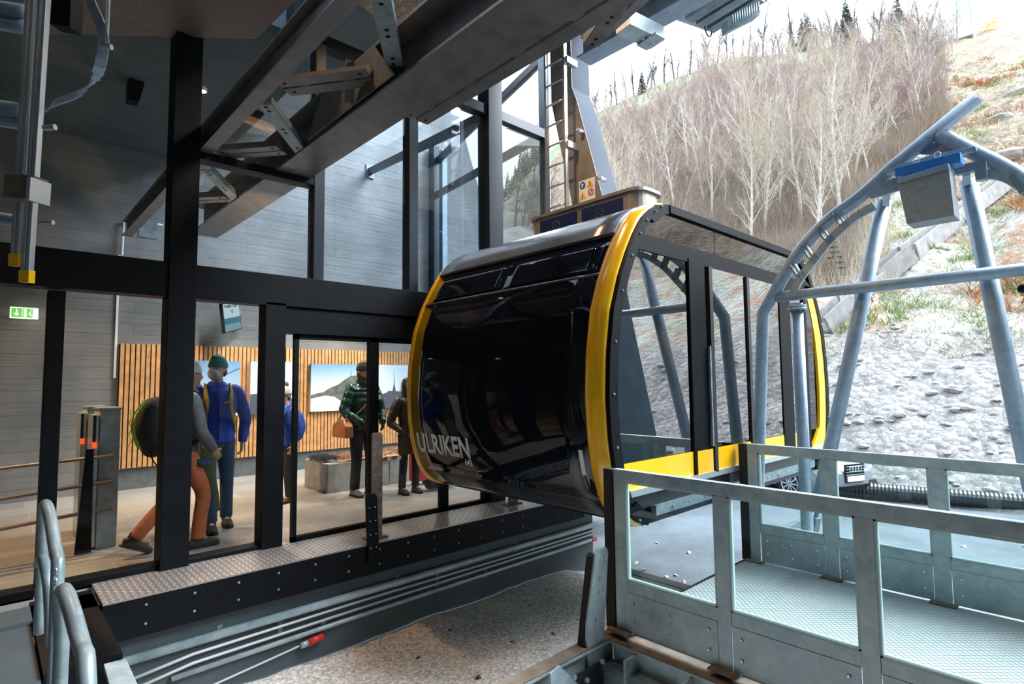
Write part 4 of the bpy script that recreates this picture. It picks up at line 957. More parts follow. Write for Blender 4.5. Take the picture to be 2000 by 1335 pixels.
def flood(x, y, z, tgt, label, energy, size=2.2):
    t = thing('floodlight', label, 'lamp', (x, y, z)); MB().box(x-.12, x+.12, y-.09, y+.09, z, z+.07).build('housing', M['black'], t, bevel=.01)
    MB().box(x-.10, x+.10, y-.07, y+.07, z-.004, z).build('lamp_glass', M['lampglow'], t); MB().bar((x, y, z+.07), (x, y, 6.6), .03, .03).build('stem', M['black'], t)
    l = bpy.data.lights.new('flood', 'SPOT'); l.energy = energy; l.spot_size = size; l.spot_blend = .5; l.color = (1, .62, .32); l.shadow_soft_size = .12
    lo = bpy.data.objects.new('light', l); COL.objects.link(lo); lo.location = (x, y, z-.03); lo.rotation_euler = (Vector((x, y, z))-Vector(tgt)).to_track_quat('Z', 'Y').to_euler(); attach(lo, t)
flood(3.3, 4.4, 6.3, (3.9, 4.0, 0), 'floodlight under the roof deck above the cabin', 420)
flood(.6, 3.9, 6.3, (1.6, 4.2, -1), 'floodlight under the roof deck above the gravel pit', 330)
ul = thing('added_bounce_lamp', 'small unseen lamp added above the black lintel in place of warm bounce light', 'lamp', (2.75, 6.3, 2.72)); MB().box(2.68, 2.82, 6.22, 6.36, 2.70, 2.78).build('housing', M['black'], ul)  # lamp added out of view to stand in for warm bounce under the beams
MB().box(2.70, 2.80, 6.24, 6.34, 2.781, 2.784).build('lamp_glass', M['lampglow'], ul); MB().bar((2.75, 5.85, 2.66), (2.75, 6.3, 2.70), .04, .03).build('bracket', M['black'], ul)
l = bpy.data.lights.new('added_bounce_lamp', 'SPOT'); l.energy = 120; l.spot_size = 1.6; l.spot_blend = .7; l.color = (1, .55, .25); l.shadow_soft_size = .05
lo = bpy.data.objects.new('light', l); COL.objects.link(lo); lo.location = (2.75, 6.3, 2.82); lo.rotation_euler = (Vector((2.75, 6.3, 2.8))-Vector((1.9, 8.0, 4.0))).to_track_quat('Z', 'Y').to_euler(); attach(lo, ul)
# orange lit strip high in the hall
ol = at(395, 192, Y=8.6); o2 = at(535, 255, Y=8.6)
tag(MB().bar(ol, o2, .10, .10).build('ceiling_rail', M['wood']), 'orange lit timber rail high inside the hall', 'rail')
ol = at(385, 184, Y=8.5); o2 = at(578, 248, Y=8.5); tag(MB().bar(ol, o2, .12, .07).build('ceiling_rail', M['black']), 'black rail above the orange lit timber rail', 'rail')
for a_, b_ in (((262, 70), (255, 200)), ((300, 70), (262, 200))):
    tag(MB().bar(at(*a_, Y=8.0), at(*b_, Y=8.0), .16, .08).build('hanging_bar', M['black']), 'dark slanting bar in the upper left of the hall, %s of the pair' % ('left' if a_[0] < 280 else 'right'), 'bar')
wc = thing('conduit_loop', 'pale square conduit loop low in the upper left pane', 'pipe', at(240, 430, Y=10.3))
MB().tube([at(238, 498, Y=10.33), at(242, 430, Y=10.33), at(270, 430, Y=10.33), at(318, 440, Y=10.33)], .018, 8).build('tube', M['white'], wc)
bc = at(288, 452, Y=9.9); t = thing('beam_shoe', 'bolted steel shoe at the wall end of the slimmer beam', 'bracket', bc)
MB().bar(bc+Vector((0, 0, .16)), bc-Vector((0, 0, .1)), .24, .1, (0, 1, 0)).build('shoe', M['galv_dark'], t)
# ================================================================ TERRAIN
def px_of_az(a): return 1000+FPX*math.tan(YAW-a)
RID = [(600, 640), (800, 560), (940, 460), (980, 402), (1060, 312), (1165, 222), (1300, 166), (1450, 106), (1600, 92), (1750, 74), (1883, 62), (2000, 40), (2200, 0), (2600, -120)]
def tan_of(x, y):
    d = ray(x, y); return d.z/math.hypot(d.x, d.y)
def ridge_tan(a):
    p = px_of_az(a) if abs(YAW-a) < 1.2 else 3000
    if p >= RID[-1][0] or p < 0: return .46
    if p <= RID[0][0]: return tan_of(*RID[0])
    for (x0, y0), (x1, y1) in zip(RID, RID[1:]):
        if p <= x1: return tan_of(p, y0+(y1-y0)*(p-x0)/(x1-x0))
def foot(a):
    return min(14.7/max(math.cos(a), .2), 30)
def reach(a):
    p = px_of_az(a) if abs(YAW-a) < 1.2 else 3000
    return 104+21*max(0, min(1, (1170-p)/200))
def height(x, y, fine=True):
    a, d = math.atan2(y, x), math.hypot(x, y); d0, D = foot(a), reach(a)
    if d <= d0: return ZG
    s_ = (ridge_tan(a)+2.8/D)/(1-d0/D); z = ZG+s_*(min(d, D)-d0)
    if d > D: z -= .35*(d-D)
    u = d-d0; amp = min(1, u/10)
    n = noise.noise(Vector((x*.12, y*.12, 0)))*1.6+noise.noise(Vector((x*.35, y*.35, 5)))*.7
    if fine: n += noise.noise(Vector((x*1.2, y*1.2, 9)))*.22
    z += amp*n*min(1, max(.12, (D+12-d)/40))
    z += .14*noise.noise(Vector((x*2.2, y*2.2, 2)))*min(1, u)
    return z
tm = MB(); az = [math.radians(-74+i*.55) for i in range(int(160/.55)+1)]; rs = [0, .25, .6]; 
while rs[-1] < 150: rs.append(rs[-1]*1.025+.35)
attr = []
for a in az:
    d0 = foot(a); pxx = px_of_az(a) if abs(YAW-a) < 1.2 else 2500
    for r in rs:
        d = d0+r; x, y = d*math.cos(a), d*math.sin(a); tm.v.append(Vector((x, y, height(x, y))))
        w_ = 2.0*noise.noise(Vector((x*.25, y*.25, 7))); u = r+w_; band = pxx < 1640 and d > reach(a)-13-.02*max(0, 1400-pxx)+2*w_
        fo = 12+max(0, (pxx-1650))*.09
        if pxx > 1880 or pxx < 1140: fo = 200
        z = min(1, max(0, (u-5.2)/2.5))                     # 0 gravel > 1 frosty grass
        z += min(1, max(0, (u-fo)/4))                        # 2 wood floor
        if fo == 200: z += 1.0*min(1, max(0, (u-14)/8))*0 + (1.5 if False else 0)
        if fo == 200 and u > 16: z = 3
        if band: z = 4
        attr.append(z)
n = len(rs); tm.f = [(i*n+j, i*n+j+1, (i+1)*n+j+1, (i+1)*n+j) for i in range(len(az)-1) for j in range(n-1)]
def hill_build(t, b):
    p = pos_xyz(t); at_ = t.nodes.new('ShaderNodeAttribute'); at_.attribute_name = 'zone'; zf = at_.outputs['Fac']
    v = t.nodes.new('ShaderNodeTexVoronoi'); v.inputs['Scale'].default_value = 4.5; t.links.new(p, v.inputs['Vector'])
    sc = t.nodes.new('ShaderNodeSeparateColor'); t.links.new(v.outputs['Color'], sc.inputs[0])
    v2 = t.nodes.new('ShaderNodeTexVoronoi'); v2.inputs['Scale'].default_value = 17; t.links.new(p, v2.inputs['Vector'])
    sc2 = t.nodes.new('ShaderNodeSeparateColor'); t.links.new(v2.outputs['Color'], sc2.inputs[0])
    grav = mixc(t, .5, ramp(t, sc.outputs[0], [(0, (.16, .148, .135)), (.55, (.25, .235, .215)), (.9, (.36, .34, .31)), (1, (.55, .52, .48))]), ramp(t, sc2.outputs[0], [(0, (.14, .13, .12)), (.6, (.25, .235, .22)), (1, (.44, .41, .38))]))
    n1 = noise_n(t, p, .5, 8, .7); n2 = noise_n(t, p, 1.7, 8, .75); n3 = noise_n(t, p, .22, 5)
    frost = ramp(t, n2, [(.3, (.16, .13, .08)), (.42, (.30, .27, .20)), (.52, (.42, .42, .38)), (.66, (.30, .32, .22)), (.75, (.17, .20, .08))])
    frost = mixc(t, ramp(t, n1, [(.50, (0, 0, 0)), (.60, (.75, .75, .75))]), frost, (.30, .14, .06))
    frost = mixc(t, ramp(t, n3, [(.52, (0, 0, 0)), (.62, (.6, .6, .6))]), frost, (.20, .20, .11))
    wood = ramp(t, n2, [(.3, (.15, .11, .085)), (.5, (.23, .18, .14)), (.7, (.30, .25, .19))])
    wood = mixc(t, ramp(t, n1, [(.55, (0, 0, 0)), (.65, (.6, .6, .6))]), wood, (.15, .16, .07))
    heath = ramp(t, n2, [(.3, (.08, .08, .07)), (.42, (.15, .15, .10)), (.5, (.28, .17, .11)), (.6, (.33, .30, .24)), (.72, (.45, .44, .40))])
    heath = mixc(t, ramp(t, n1, [(.5, (0, 0, 0)), (.6, (.8, .8, .8))]), heath, (.22, .20, .11))
    def step(lo, hi):
        m_ = t.nodes.new('ShaderNodeMapRange'); m_.inputs[1].default_value = lo; m_.inputs[2].default_value = hi; t.links.new(zf, m_.inputs[0]); return m_.outputs[0]
    c = mixc(t, step(.2, .8), grav, frost); c = mixc(t, step(1.2, 1.8), c, wood); c = mixc(t, step(2.5, 2.9), c, heath)
    gr = ramp(t, n2, [(.3, (.20, .19, .16)), (.45, (.36, .35, .31)), (.52, (.12, .20, .04)), (.7, (.20, .30, .07))]); c = mixc(t, step(3.4, 3.7), c, gr)
    t.links.new(c, b.inputs['Base Color'])
    add = t.nodes.new('ShaderNodeMath'); add.operation = 'SUBTRACT'; t.links.new(n2, add.inputs[0]); t.links.new(v.outputs['Distance'], add.inputs[1]); bumpn(t, b, add.outputs[0], .8, .15)
M['hill'] = node_mat('hillside_gravel_frost_and_heath', hill_build, .95)
hill = tm.build('ground_hillside', M['hill'], smooth=True); hill['kind'] = 'structure'
ca = hill.data.attributes.new('zone', 'FLOAT', 'POINT')
for i, z in enumerate(attr): ca.data[i].value = z
def ter(x, y, dmin=14):
    r_ = ray(x, y); h = math.hypot(r_.x, r_.y); r_ = r_/h; d = dmin
    while d < 140:
        p = CAM+r_*d
        if p.z < height(p.x, p.y): return p
        d += .25
    return None
# ---------------------------------------------------------------- trees
M['birch'] = mat('pale_birch_bark', (.36, .34, .30), .8, 0, .25, 6); M['twig'] = mat('pinkish_brown_twigs', (.25, .18, .165), .9); M['twig_pale'] = mat('pale_straw_twigs', (.36, .31, .24), .9)
M['twig_dark'] = mat('grey_twigs', (.05, .05, .055), .9); M['needles'] = mat('dark_green_needles', (.05, .085, .045), .9, 0, .4, 8)
def tree_mesh(seed, H=8, mt=('birch', 'twig'), spread=.42, dens=1.0, stems=1, fat=1.0):
    rnd = random.Random(seed); b = MB(); mats = []
    def seg(pts, rad, n, mi):
        f0 = len(b.f); b.tube(pts, rad, n, False); mats.extend([mi]*(len(b.f)-f0))
    def grow(p, d, L, r, lev):
        k_ = 4 if lev < 2 else 2; pts = [p]; q = p.copy(); dd = d.copy()
        for i in range(k_):
            dd = (dd+Vector((rnd.gauss(0, .10), rnd.gauss(0, .10), .06 if lev else 0))).normalized(); q = q+dd*(L/k_); pts.append(q.copy())
        seg(pts, [r*(1-.8*i/k_) for i in range(k_+1)], 5 if lev == 0 else 3, 0 if lev < 2 else 1)
        if lev >= 3: return
        nb = int([24, 8, 5][lev]*dens)
        for i in range(nb):
            t = rnd.uniform(.22 if lev == 0 else .15, 1); f = t*k_; j = min(int(f), k_-1); s_ = pts[j].lerp(pts[j+1], f-j)
            an = rnd.uniform(0, 6.28); ax = Vector((math.cos(an), math.sin(an), 0)); ax = (ax-dd*ax.dot(dd)).normalized()
            sp_ = rnd.uniform(.35, .85) if lev else rnd.uniform(spread*.6, spread*1.5)
            nd = (dd*math.cos(sp_)+ax*math.sin(sp_)).normalized()
            ln = L*(.42 if lev == 0 else .48)*(1.12-.75*t)*rnd.uniform(.7, 1.2)
            grow(s_, nd, ln, max(.006*fat, r*(1-.75*t)*.45), lev+1)
    for s_ in range(stems):
        o_ = Vector((rnd.uniform(-.2, .2), rnd.uniform(-.2, .2), -.3)) if stems > 1 else Vector((0, 0, -.3))
        grow(o_, Vector((rnd.gauss(0, .07), rnd.gauss(0, .07), 1)).normalized(), H*rnd.uniform(.85, 1), .011*H*fat, 0)
    me = bpy.data.meshes.new('bare_tree'); me.from_pydata([tuple(v) for v in b.v], [], b.f)
    for k_ in mt: me.materials.append(M[k_])
    me.polygons.foreach_set('material_index', mats); me.update(); return me
def fir_mesh(seed, H=7):
    rnd = random.Random(seed); b = MB(); b.tube([(0, 0, -.3), (0, 0, H)], .07, 5, r2=.01)
    z = .5
    while z < H:
        R_ = (H-z)/H*H*.24+.08
        for k_ in range(9):
            an = rnd.uniform(0, 6.28); e = Vector((math.cos(an)*R_, math.sin(an)*R_, z-.25*R_)); s_ = Vector((-math.sin(an), math.cos(an), 0))*R_*.16
            b.add([Vector((0, 0, z)), e*.6+Vector((0, 0, z*.4))+s_, e, e*.6+Vector((0, 0, z*.4))-s_, e*.6+Vector((0, 0, z*.4))+Vector((0, 0, -.12*R_))], [(0, 1, 4), (1, 2, 4), (2, 3, 4), (3, 0, 4), (0, 1, 2, 3)])
        z += .16+.1*(1-z/H)
    me = bpy.data.meshes.new('conifer'); me.from_pydata([tuple(v) for v in b.v], [], b.f); me.materials.append(M['needles']); me.update(); return me
protos = [tree_mesh(s_, 8, ('birch', 'twig'), .42, 1.0, 1) for s_ in (1, 2, 3, 4)]+[tree_mesh(s_, 7, ('twig', 'twig'), .6, 1.0, 2) for s_ in (5, 6)]+[tree_mesh(7, 8, ('birch', 'twig_pale'), .5, 1.0, 1), tree_mesh(8, 8, ('twig_pale', 'twig_pale'), .5, 1, 2)]
dark = [tree_mesh(s_, 8, ('twig_dark', 'twig_dark'), .5, .9, 1, 2.2) for s_ in (11, 12)]
firs = [fir_mesh(s_) for s_ in (1, 2)]
def put(me, name, p, s_, rz, label, cat, group):
    o = bpy.data.objects.new(name, me); COL.objects.link(o); o.location = (p.x, p.y, height(p.x, p.y)-.1); o.scale = (s_, s_, s_); o.rotation_euler = (0, 0, rz); return tag(o, label, cat, group)
rnd = random.Random(42); cnt = 0; tries = 0; grid = {}
while cnt < 222 and tries < 9000:
    tries += 1
    pxx = rnd.uniform(1150, 1900); a = YAW-math.atan((pxx-1000)/FPX); d0 = foot(a)
    fo = 12+max(0, (pxx-1640))*.11
    lim = reach(a)-(15 if pxx < 1620 else 0); u = fo+(lim-d0-fo)*rnd.random()**1.15 if lim-d0 > fo else None
    if u is None: continue
    d = d0+u
    if pxx < 1200 and d < 45 and rnd.random() < .5: continue
    x, y = d*math.cos(a), d*math.sin(a); key = (round(x/1.6), round(y/1.6))
    if key in grid: continue
    grid[key] = 1; cnt += 1
    near = u < 26
    me = rnd.choice(protos[6:] if near and rnd.random() < .7 else protos)
    put(me, 'bare_tree', Vector((x, y, 0)), rnd.uniform(.65, 1.05)*(1 if near else .9), rnd.uniform(0, 6.3), 'bare leafless tree in the dense wood covering the hillside', 'tree', 'bare trees of the hillside wood')
lite = [tree_mesh(s_, 8, mt_, .5, .62, 1) for s_, mt_ in ((51, ('birch', 'twig')), (52, ('twig', 'twig')), (53, ('birch', 'twig_pale')))]
vv, ff, mi_ = [], [], []; rn2 = random.Random(77); made = 0
ld_ = [([v.co.copy() for v in m_.vertices], [tuple(p_.vertices) for p_ in m_.polygons], [p_.material_index for p_ in m_.polygons]) for m_ in lite]
while made < 230:
    pxx = rn2.uniform(1150, 1880); a = YAW-math.atan((pxx-1000)/FPX); d0 = foot(a); fo = 18+max(0, (pxx-1640))*.11; u = fo+(reach(a)-(15 if pxx < 1620 else 0)-d0-fo)*rn2.random()**.8; d = d0+u
    x, y = d*math.cos(a), d*math.sin(a); c_ = rn2.choice(ld_); s_ = rn2.uniform(.55, .95); rz = rn2.uniform(0, 6.3); z0 = height(x, y)-.2; n0 = len(vv); cc, ss = math.cos(rz)*s_, math.sin(rz)*s_
    k3 = ld_.index(c_); vv += [(x+v.x*cc-v.y*ss, y+v.x*ss+v.y*cc, z0+v.z*s_) for v in c_[0]]; ff += [tuple(i_+n0 for i_ in f_) for f_ in c_[1]]; mi_ += [(0, 1)[q_]+{0: 0, 1: 1, 2: 2}[k3]*(q_ if k3 != 1 else 0) if False else (1 if (q_ and k3 < 2) or k3 == 1 else (2 if q_ else 0)) for q_ in c_[2]]; made += 1
me = bpy.data.meshes.new('distant_wood'); me.from_pydata(vv, [], ff)
for k_ in ('birch', 'twig', 'twig_pale'): me.materials.append(M[k_])
me.polygons.foreach_set('material_index', mi_); me.update(); o = bpy.data.objects.new('distant_wood', me); COL.objects.link(o); tag(o, 'mass of further bare trees filling the hillside wood', 'wood', kind='stuff')
for i in range(30):
    pxx = rnd.uniform(965, 1075); p = ter(pxx, 470-rnd.random()*60)
    if p: put(rnd.choice(dark+protos[4:6]), 'bare_tree', p, rnd.uniform(.5, .9), rnd.uniform(0, 6), 'bare tree on the distant spur seen through the glazing', 'tree', 'trees on the distant spur')
p = ter(1640, 480); 
if p: put(tree_mesh(31, 9, ('birch', 'twig_pale'), .55, 1.25, 1), 'bare_tree', p, 1.15, 1.0, 'tall pale bare tree standing out in front of the hillside wood', 'tree', None)
p = ter(1815, 185)
if p: put(tree_mesh(33, 9, ('birch', 'twig_dark'), .6, 1.1, 2), 'bare_tree', p, 1.2, 2.0, 'large greenish bare tree at the right edge of the wood, below the pylon', 'tree', None)
for i in range(44):      # line of trees on the ridge against the sky
    pxx = 1160+i*15.5+rnd.uniform(-6, 6); a = YAW-math.atan((pxx-1000)/FPX); d = reach(a)-rnd.uniform(-1, 3)
    put(rnd.choice(dark), 'bare_tree', Vector((d*math.cos(a), d*math.sin(a), 0)), rnd.uniform(.55, 1.05), rnd.uniform(0, 6), 'bare grey tree on the skyline of the hill', 'tree', 'skyline trees')
for pxx, s_ in ((1268, .7), (1596, .9), (1608, 1.0), (1622, .75), (1667, .8), (1687, 1.25), (1695, .9), (1792, 1.2), (1574, .7), (965, 1.0), (1010, .8), (1022, 1.1), (1035, .9), (1048, 1.2), (985, .7), (995, .9), (1003, .6), (1016, .7), (1029, 1.0), (1055, 1.3)):
    a = YAW-math.atan((pxx-1000)/FPX); d = reach(a)-2
    put(rnd.choice(firs), 'conifer', Vector((d*math.cos(a), d*math.sin(a), 0)), s_, rnd.uniform(0, 6), 'dark conifer standing on the skyline of the hill', 'tree', 'skyline conifers')
p = ter(1632, 556)
if p: put(fir_mesh(9, 2.2), 'young_fir', p, 1.0, 0, 'small young green fir beside the concrete channel', 'tree', None)
# low brush, grass tufts, boulders
def blades(name, mt, n_, cond, h, label, cat, seed, wd=.012, per=7, lean=.5, green=False):
    rnd = random.Random(seed); b = MB(); k_ = 0; tr = 0
    while k_ < n_ and tr < n_*20:
        tr += 1; pxx = rnd.uniform(1130, 2150); a = YAW-math.atan((pxx-1000)/FPX); u = cond(pxx, rnd)
        if u is None: continue
        d = foot(a)+u; x, y = d*math.cos(a), d*math.sin(a); z = height(x, y); k_ += 1
        for j in range(per):
            q = Vector((x+rnd.gauss(0, .12), y+rnd.gauss(0, .12), z-.05)); dd = Vector((rnd.gauss(0, lean), rnd.gauss(0, lean), 1))*h*rnd.uniform(.6, 1.2); s_ = Vector((rnd.uniform(-1, 1), rnd.uniform(-1, 1), 0)).normalized()*wd
            b.add([q-s_, q+s_, q+dd], [(0, 1, 2)])
    return tag(b.build(name, M[mt], recalc=False), label, cat, kind='stuff')
M['grass_g'] = mat('green_grass', (.15, .21, .06), .9); M['grass_y'] = mat('frosted_straw_grass', (.42, .40, .32), .9); M['bracken'] = mat('orange_bracken', (.33, .15, .06), .9); M['brush'] = mat('brown_brushwood', (.22, .17, .13), .9)
def c_wood(p, r):
    if p > 1880: return None
    return 10+max(0, p-1640)*.1+(58 if p < 1640 else 70)*r.random()**1.5
def cl(lo, hi, sc_, th, sd):
    def f(p, r):
        u = lo+(hi-lo)*r.random(); a = YAW-math.atan((p-1000)/FPX); d = foot(a)+u; x, y = d*math.cos(a), d*math.sin(a)
        return u if noise.noise(Vector((x*sc_, y*sc_, sd))) > th else None
    return f
blades('brushwood', 'brush', 9000, c_wood, 1.5, 'tangle of thin brown saplings and brushwood under the bare trees', 'brushwood', 3, .014, 8, .32)
blades('straw_stems', 'twig_pale', 3500, lambda p, r: (9+22*r.random()) if p < 1750 else None, 1.3, 'pale straw coloured stems along the lower edge of the wood', 'brushwood', 13, .010, 8, .3)
blades('green_grass', 'grass_g', 1500, cl(6, 60, .5, .22, 1), .35, 'green grass tufts scattered over the frosty slope', 'grass', 4, .02, 12)
blades('frosted_grass', 'grass_y', 5000, cl(5, 45, .4, -.1, 2), .22, 'pale frosted grass on the slope above the gravel', 'grass', 5, .02, 9, .9)
blades('bracken', 'bracken', 1500, cl(8, 60, .3, .18, 3), .5, 'orange brown dead bracken on the slope', 'bracken', 6, .03, 8, .8)
M['rock'] = mat('pale_grey_rock', (.27, .26, .25), .9, 0, .3, 2, .4)
def rock_mesh(seed):
    rnd = random.Random(seed); b = MB().sphere((0, 0, 0), 1, 10, 7); b.v = [v*(1+.35*noise.noise(v*1.3+Vector((seed, 0, 0)))) for v in map(Vector, b.v)]; b.v = [Vector((v.x*1.3, v.y, v.z*.6)) for v in b.v]
    me = bpy.data.meshes.new('boulder'); me.from_pydata([tuple(v) for v in b.v], [], b.f); me.materials.append(M['rock']); me.update(); return me
rocks = [rock_mesh(i) for i in range(4)]; rnd = random.Random(8)
for i in range(110):
    pxx = rnd.uniform(1600, 2010); a = YAW-math.atan((pxx-1000)/FPX); u = 6.5*rnd.random()**1.3+.2; d = foot(a)+u
    o = put(rnd.choice(rocks), 'stone', Vector((d*math.cos(a), d*math.sin(a), 0)), rnd.uniform(.04, .13)*(1.7 if rnd.random() < .12 else 1), rnd.uniform(0, 6), 'pale stone lying loose on the gravel bank', 'stone', 'loose stones on the gravel bank'); o.location.z += .1
for i in range(60):
    pxx = rnd.uniform(1230, 2400); a = -math.radians(5)-rnd.random()*.9; d = foot(a)+6*rnd.random()
    o = put(rnd.choice(rocks), 'stone', Vector((d*math.cos(a), d*math.sin(a), 0)), rnd.uniform(.05, .16), rnd.uniform(0, 6), 'pale stone lying loose on the gravel bank', 'stone', 'loose stones on the gravel bank'); o.location.z += .1
for px_i, py_i, s_ in ((1830, 480, .6), (1960, 300, .8), (1950, 230, .7), (1990, 180, .8), (1000, 440, 5), (1040, 395, 5), (1015, 470, 4)):
    p = ter(px_i, py_i)
    if p: o = put(rocks[int(s_*10) % 4], 'rock_outcrop', p, s_, s_, 'weathered rock outcrop showing through the heath of the hillside', 'rock', 'rock outcrops'); o.location.z -= .3*s_
# concrete channel running up the slope
chn = thing('concrete_channel', 'long grey concrete drainage channel running diagonally up the slope', 'channel', (24, 4, 2))
cp = [ter(x, y) for x, y in ((1590, 652), (1640, 605), (1700, 560), (1760, 508), (1820, 462), (1880, 416), (1940, 372), (1990, 338))]; cp = [p for p in cp if p]
M['channel'] = mat('weathered_concrete', (.20, .195, .19), .85, 0, .25, 3)
for s_ in (0, 1):
    b = MB()
    for p, q in zip(cp, cp[1:]):
        a = (q-p).cross(Vector((0, 0, 1))).normalized()*(.55*s_); b.bar(p+a+Vector((0, 0, .2)), q+a+Vector((0, 0, .2)), .10, .7)
    b.build('kerb_wall', M['channel'], chn)
b = MB()
for p, q in zip(cp, cp[1:]): a = (q-p).cross(Vector((0, 0, 1))).normalized()*.27; b.bar(p+a+Vector((0, 0, .05)), q+a+Vector((0, 0, .05)), .5, .1)
b.build('channel_bed', M['channel'], chn)
# pylon, yellow bush and white block on the shoulder of the hill
p = ter(1888, 72) or Vector((80, 5, 45))
py = thing('pylon', 'slim lattice pylon cut off by the top edge above the white block', 'pylon', p)
for dx in (-.9, .9):
    for dy in (-.9, .9): MB().tube([p+Vector((dx, dy, -1)), p+Vector((dx*.4, dy*.4, 14))], .2, 6).build('leg', M['galv'], py)
for z in (1, 3, 5, 7, 9): MB().bar(p+Vector((-.8, -.8, z)), p+Vector((.8, -.8, z+1.8)), .12, .12).build('brace', M['galv'], py)
o = MB().box(-1.2, 1.2, -.8, .8, -.6, 1.2).build('foundation_block', M['white'], bevel=.1); o.location = p+Vector((0, 0, .2)); tag(o, 'white concrete block at the foot of the pylon', 'block')
p = ter(1936, 60)
if p:
    b = MB(); r3 = random.Random(3)
    for i in range(900):
        q = p+Vector((r3.gauss(0, .7), r3.gauss(0, .7), abs(r3.gauss(.9, .6)))); s_ = Vector((r3.uniform(-1, 1), r3.uniform(-1, 1), r3.uniform(-1, 1)))*.16; s2 = Vector((r3.uniform(-1, 1), r3.uniform(-1, 1), r3.uniform(-1, 1)))*.16; b.add([q, q+s_, q+s2], [(0, 1, 2)])
    M['yleaf'] = mat('yellow_leaves', (.62, .42, .03), .8); tag(b.build('yellow_shrub', M['yleaf'], recalc=False), 'bright yellow shrub beside the white block near the top right', 'shrub')
# black corrugated drain pipe
dp = MB(); a, b2 = at(1600, 950, Z=ZG+.17), at(2150, 996, Z=ZG+.17); L = (b2-a).length; N_ = int(L/.035); pts = [a.lerp(b2, i/N_) for i in range(N_+1)]
dp.tube(pts, [.17+(.018 if i % 2 else 0) for i in range(N_+1)], 16)
M['pipe_black'] = mat('black_plastic_pipe', (.03, .033, .04), .35); tag(dp.build('drain_pipe', M['pipe_black'], smooth=False), 'black corrugated drain pipe lying along the foot of the gravel bank', 'pipe')
# ================================================================ CAR
def car():
    c = thing('car', 'silver car parked beyond the cable car with its grille facing right', 'car', (0, 0, 0)); M['carpaint'] = mat('silver_car_paint', (.22, .24, .27), .3, .4, coat=.3)
    M['carglass'] = mat('dark_car_glass', (.02, .025, .03), .05)
    # side profile in x (front at +), z
    prof = [(-2.3, .35), (-2.32, .75), (-2.15, 1.0), (-1.6, 1.08), (-1.0, 1.38), (-.1, 1.44), (.5, 1.32), (1.05, 1.0), (1.7, .93), (2.1, .80), (2.28, .62), (2.30, .35), (2.2, .22), (-2.2, .22)]
    b = MB(); secs = []; W = 7; nP = len(prof)
    for k_ in range(W+1):
        v = -1+2*k_/W; y = .90*v
        for (x, z) in prof:
            yy = y*(1-.20*max(0, z-.95)/.5); xx = x*(1-.05*abs(v)**3) - (.10*abs(v)**4 if x > 1.9 else 0); b.v.append(Vector((xx, yy, z-(.05*abs(v)**4 if z > .6 else 0))))
    for k_ in range(W):
        for i in range(nP): j = (i+1) % nP; b.f.append((k_*nP+i, k_*nP+j, (k_+1)*nP+j, (k_+1)*nP+i))
    b.f += [tuple(range(nP)), tuple(W*nP+i for i in range(nP))]
    b.build('body', M['carpaint'], c, True, bevel=.02)
    MB().prism([(.40, -.80, 1.30), (.98, -.82, 1.02), (.98, .82, 1.02), (.40, .80, 1.30)], (.03, 0, .03)).build('windscreen', M['carglass'], c)
    for s_ in (-1, 1):
        MB().prism([(-1.5, s_*.885, 1.0), (.85, s_*.885, .98), (.35, s_*.80, 1.28), (-.9, s_*.79, 1.33)], (0, s_*.012, 0)).build('side_window', M['carglass'], c)
        MB().prism([(2.13, s_*.50, .62), (2.05, s_*.84, .66), (2.02, s_*.84, .78), (2.12, s_*.52, .76)], (.07, 0, 0)).build('headlight', M['silver'], c)
        MB().box(2.18, 2.27, s_*.62-.12, s_*.62+.12, .33, .42).build('fog_light', M['carglass'], c)
        for x in (-1.4, 1.42):
            MB().tube([(x, s_*.93, .33), (x, s_*.915, .33)], .40, 24).build('wheel_arch', M['black'], c)
            wv = MB().tube([(x, s_*.72, .32), (x, s_*.945, .32)], .32, 24).build('tyre', M['rubber'], c)
            b = MB().tube([(x, s_*.94, .32), (x, s_*.952, .32)], .05, 12)
            for k_ in range(10):
                t = k_*PI/5; b.bar((x, s_*.95, .32), (x+.21*math.cos(t), s_*.95, .32+.21*math.sin(t)), .03, .012, (0, 1, 0))
            b.tube([(x+.22*math.cos(t), s_*.95, .32+.22*math.sin(t)) for t in [2*PI*i/24 for i in range(25)]], .014, 6); b.build('wheel_rim', M['alu'], wv)
    g = MB().box(2.27, 2.30, -.30, .30, .42, .80).build('grille', M['black'], c)
    b = MB()
    for z in (.46, .52, .58, .64, .70, .76): b.box(2.30, 2.31, -.28, .28, z-.008, z+.008)
    b.build('grille_bars', M['alu'], g)
    for i in range(4):
        cc = Vector((2.32, -.135+.09*i, .70)); MB().tube([cc+Vector((0, .055*math.cos(t), .055*math.sin(t))) for t in [2*PI*k_/16 for k_ in range(17)]], .009, 5).build('emblem_ring', M['silver'], g)
    MB().box(2.31, 2.33, -.26, .26, .44, .55).build('number_plate', M['white'], c)
    MB().box(2.20, 2.29, -.8, .8, .26, .34).build('lower_intake', M['black'], c)
    for s_ in (-1, 1): MB().sphere((.75, s_*1.0, 1.02), .10, 10, 6, (.6, 1, .7)).build('mirror', M['carpaint'], c, True)
    return c
c = car(); hd = math.radians(-110); nose = at(1672, 968, Z=ZG+.12); c.rotation_euler = (0, 0, hd); c.location = (nose.x-2.3*math.cos(hd), nose.y-2.3*math.sin(hd), ZG)
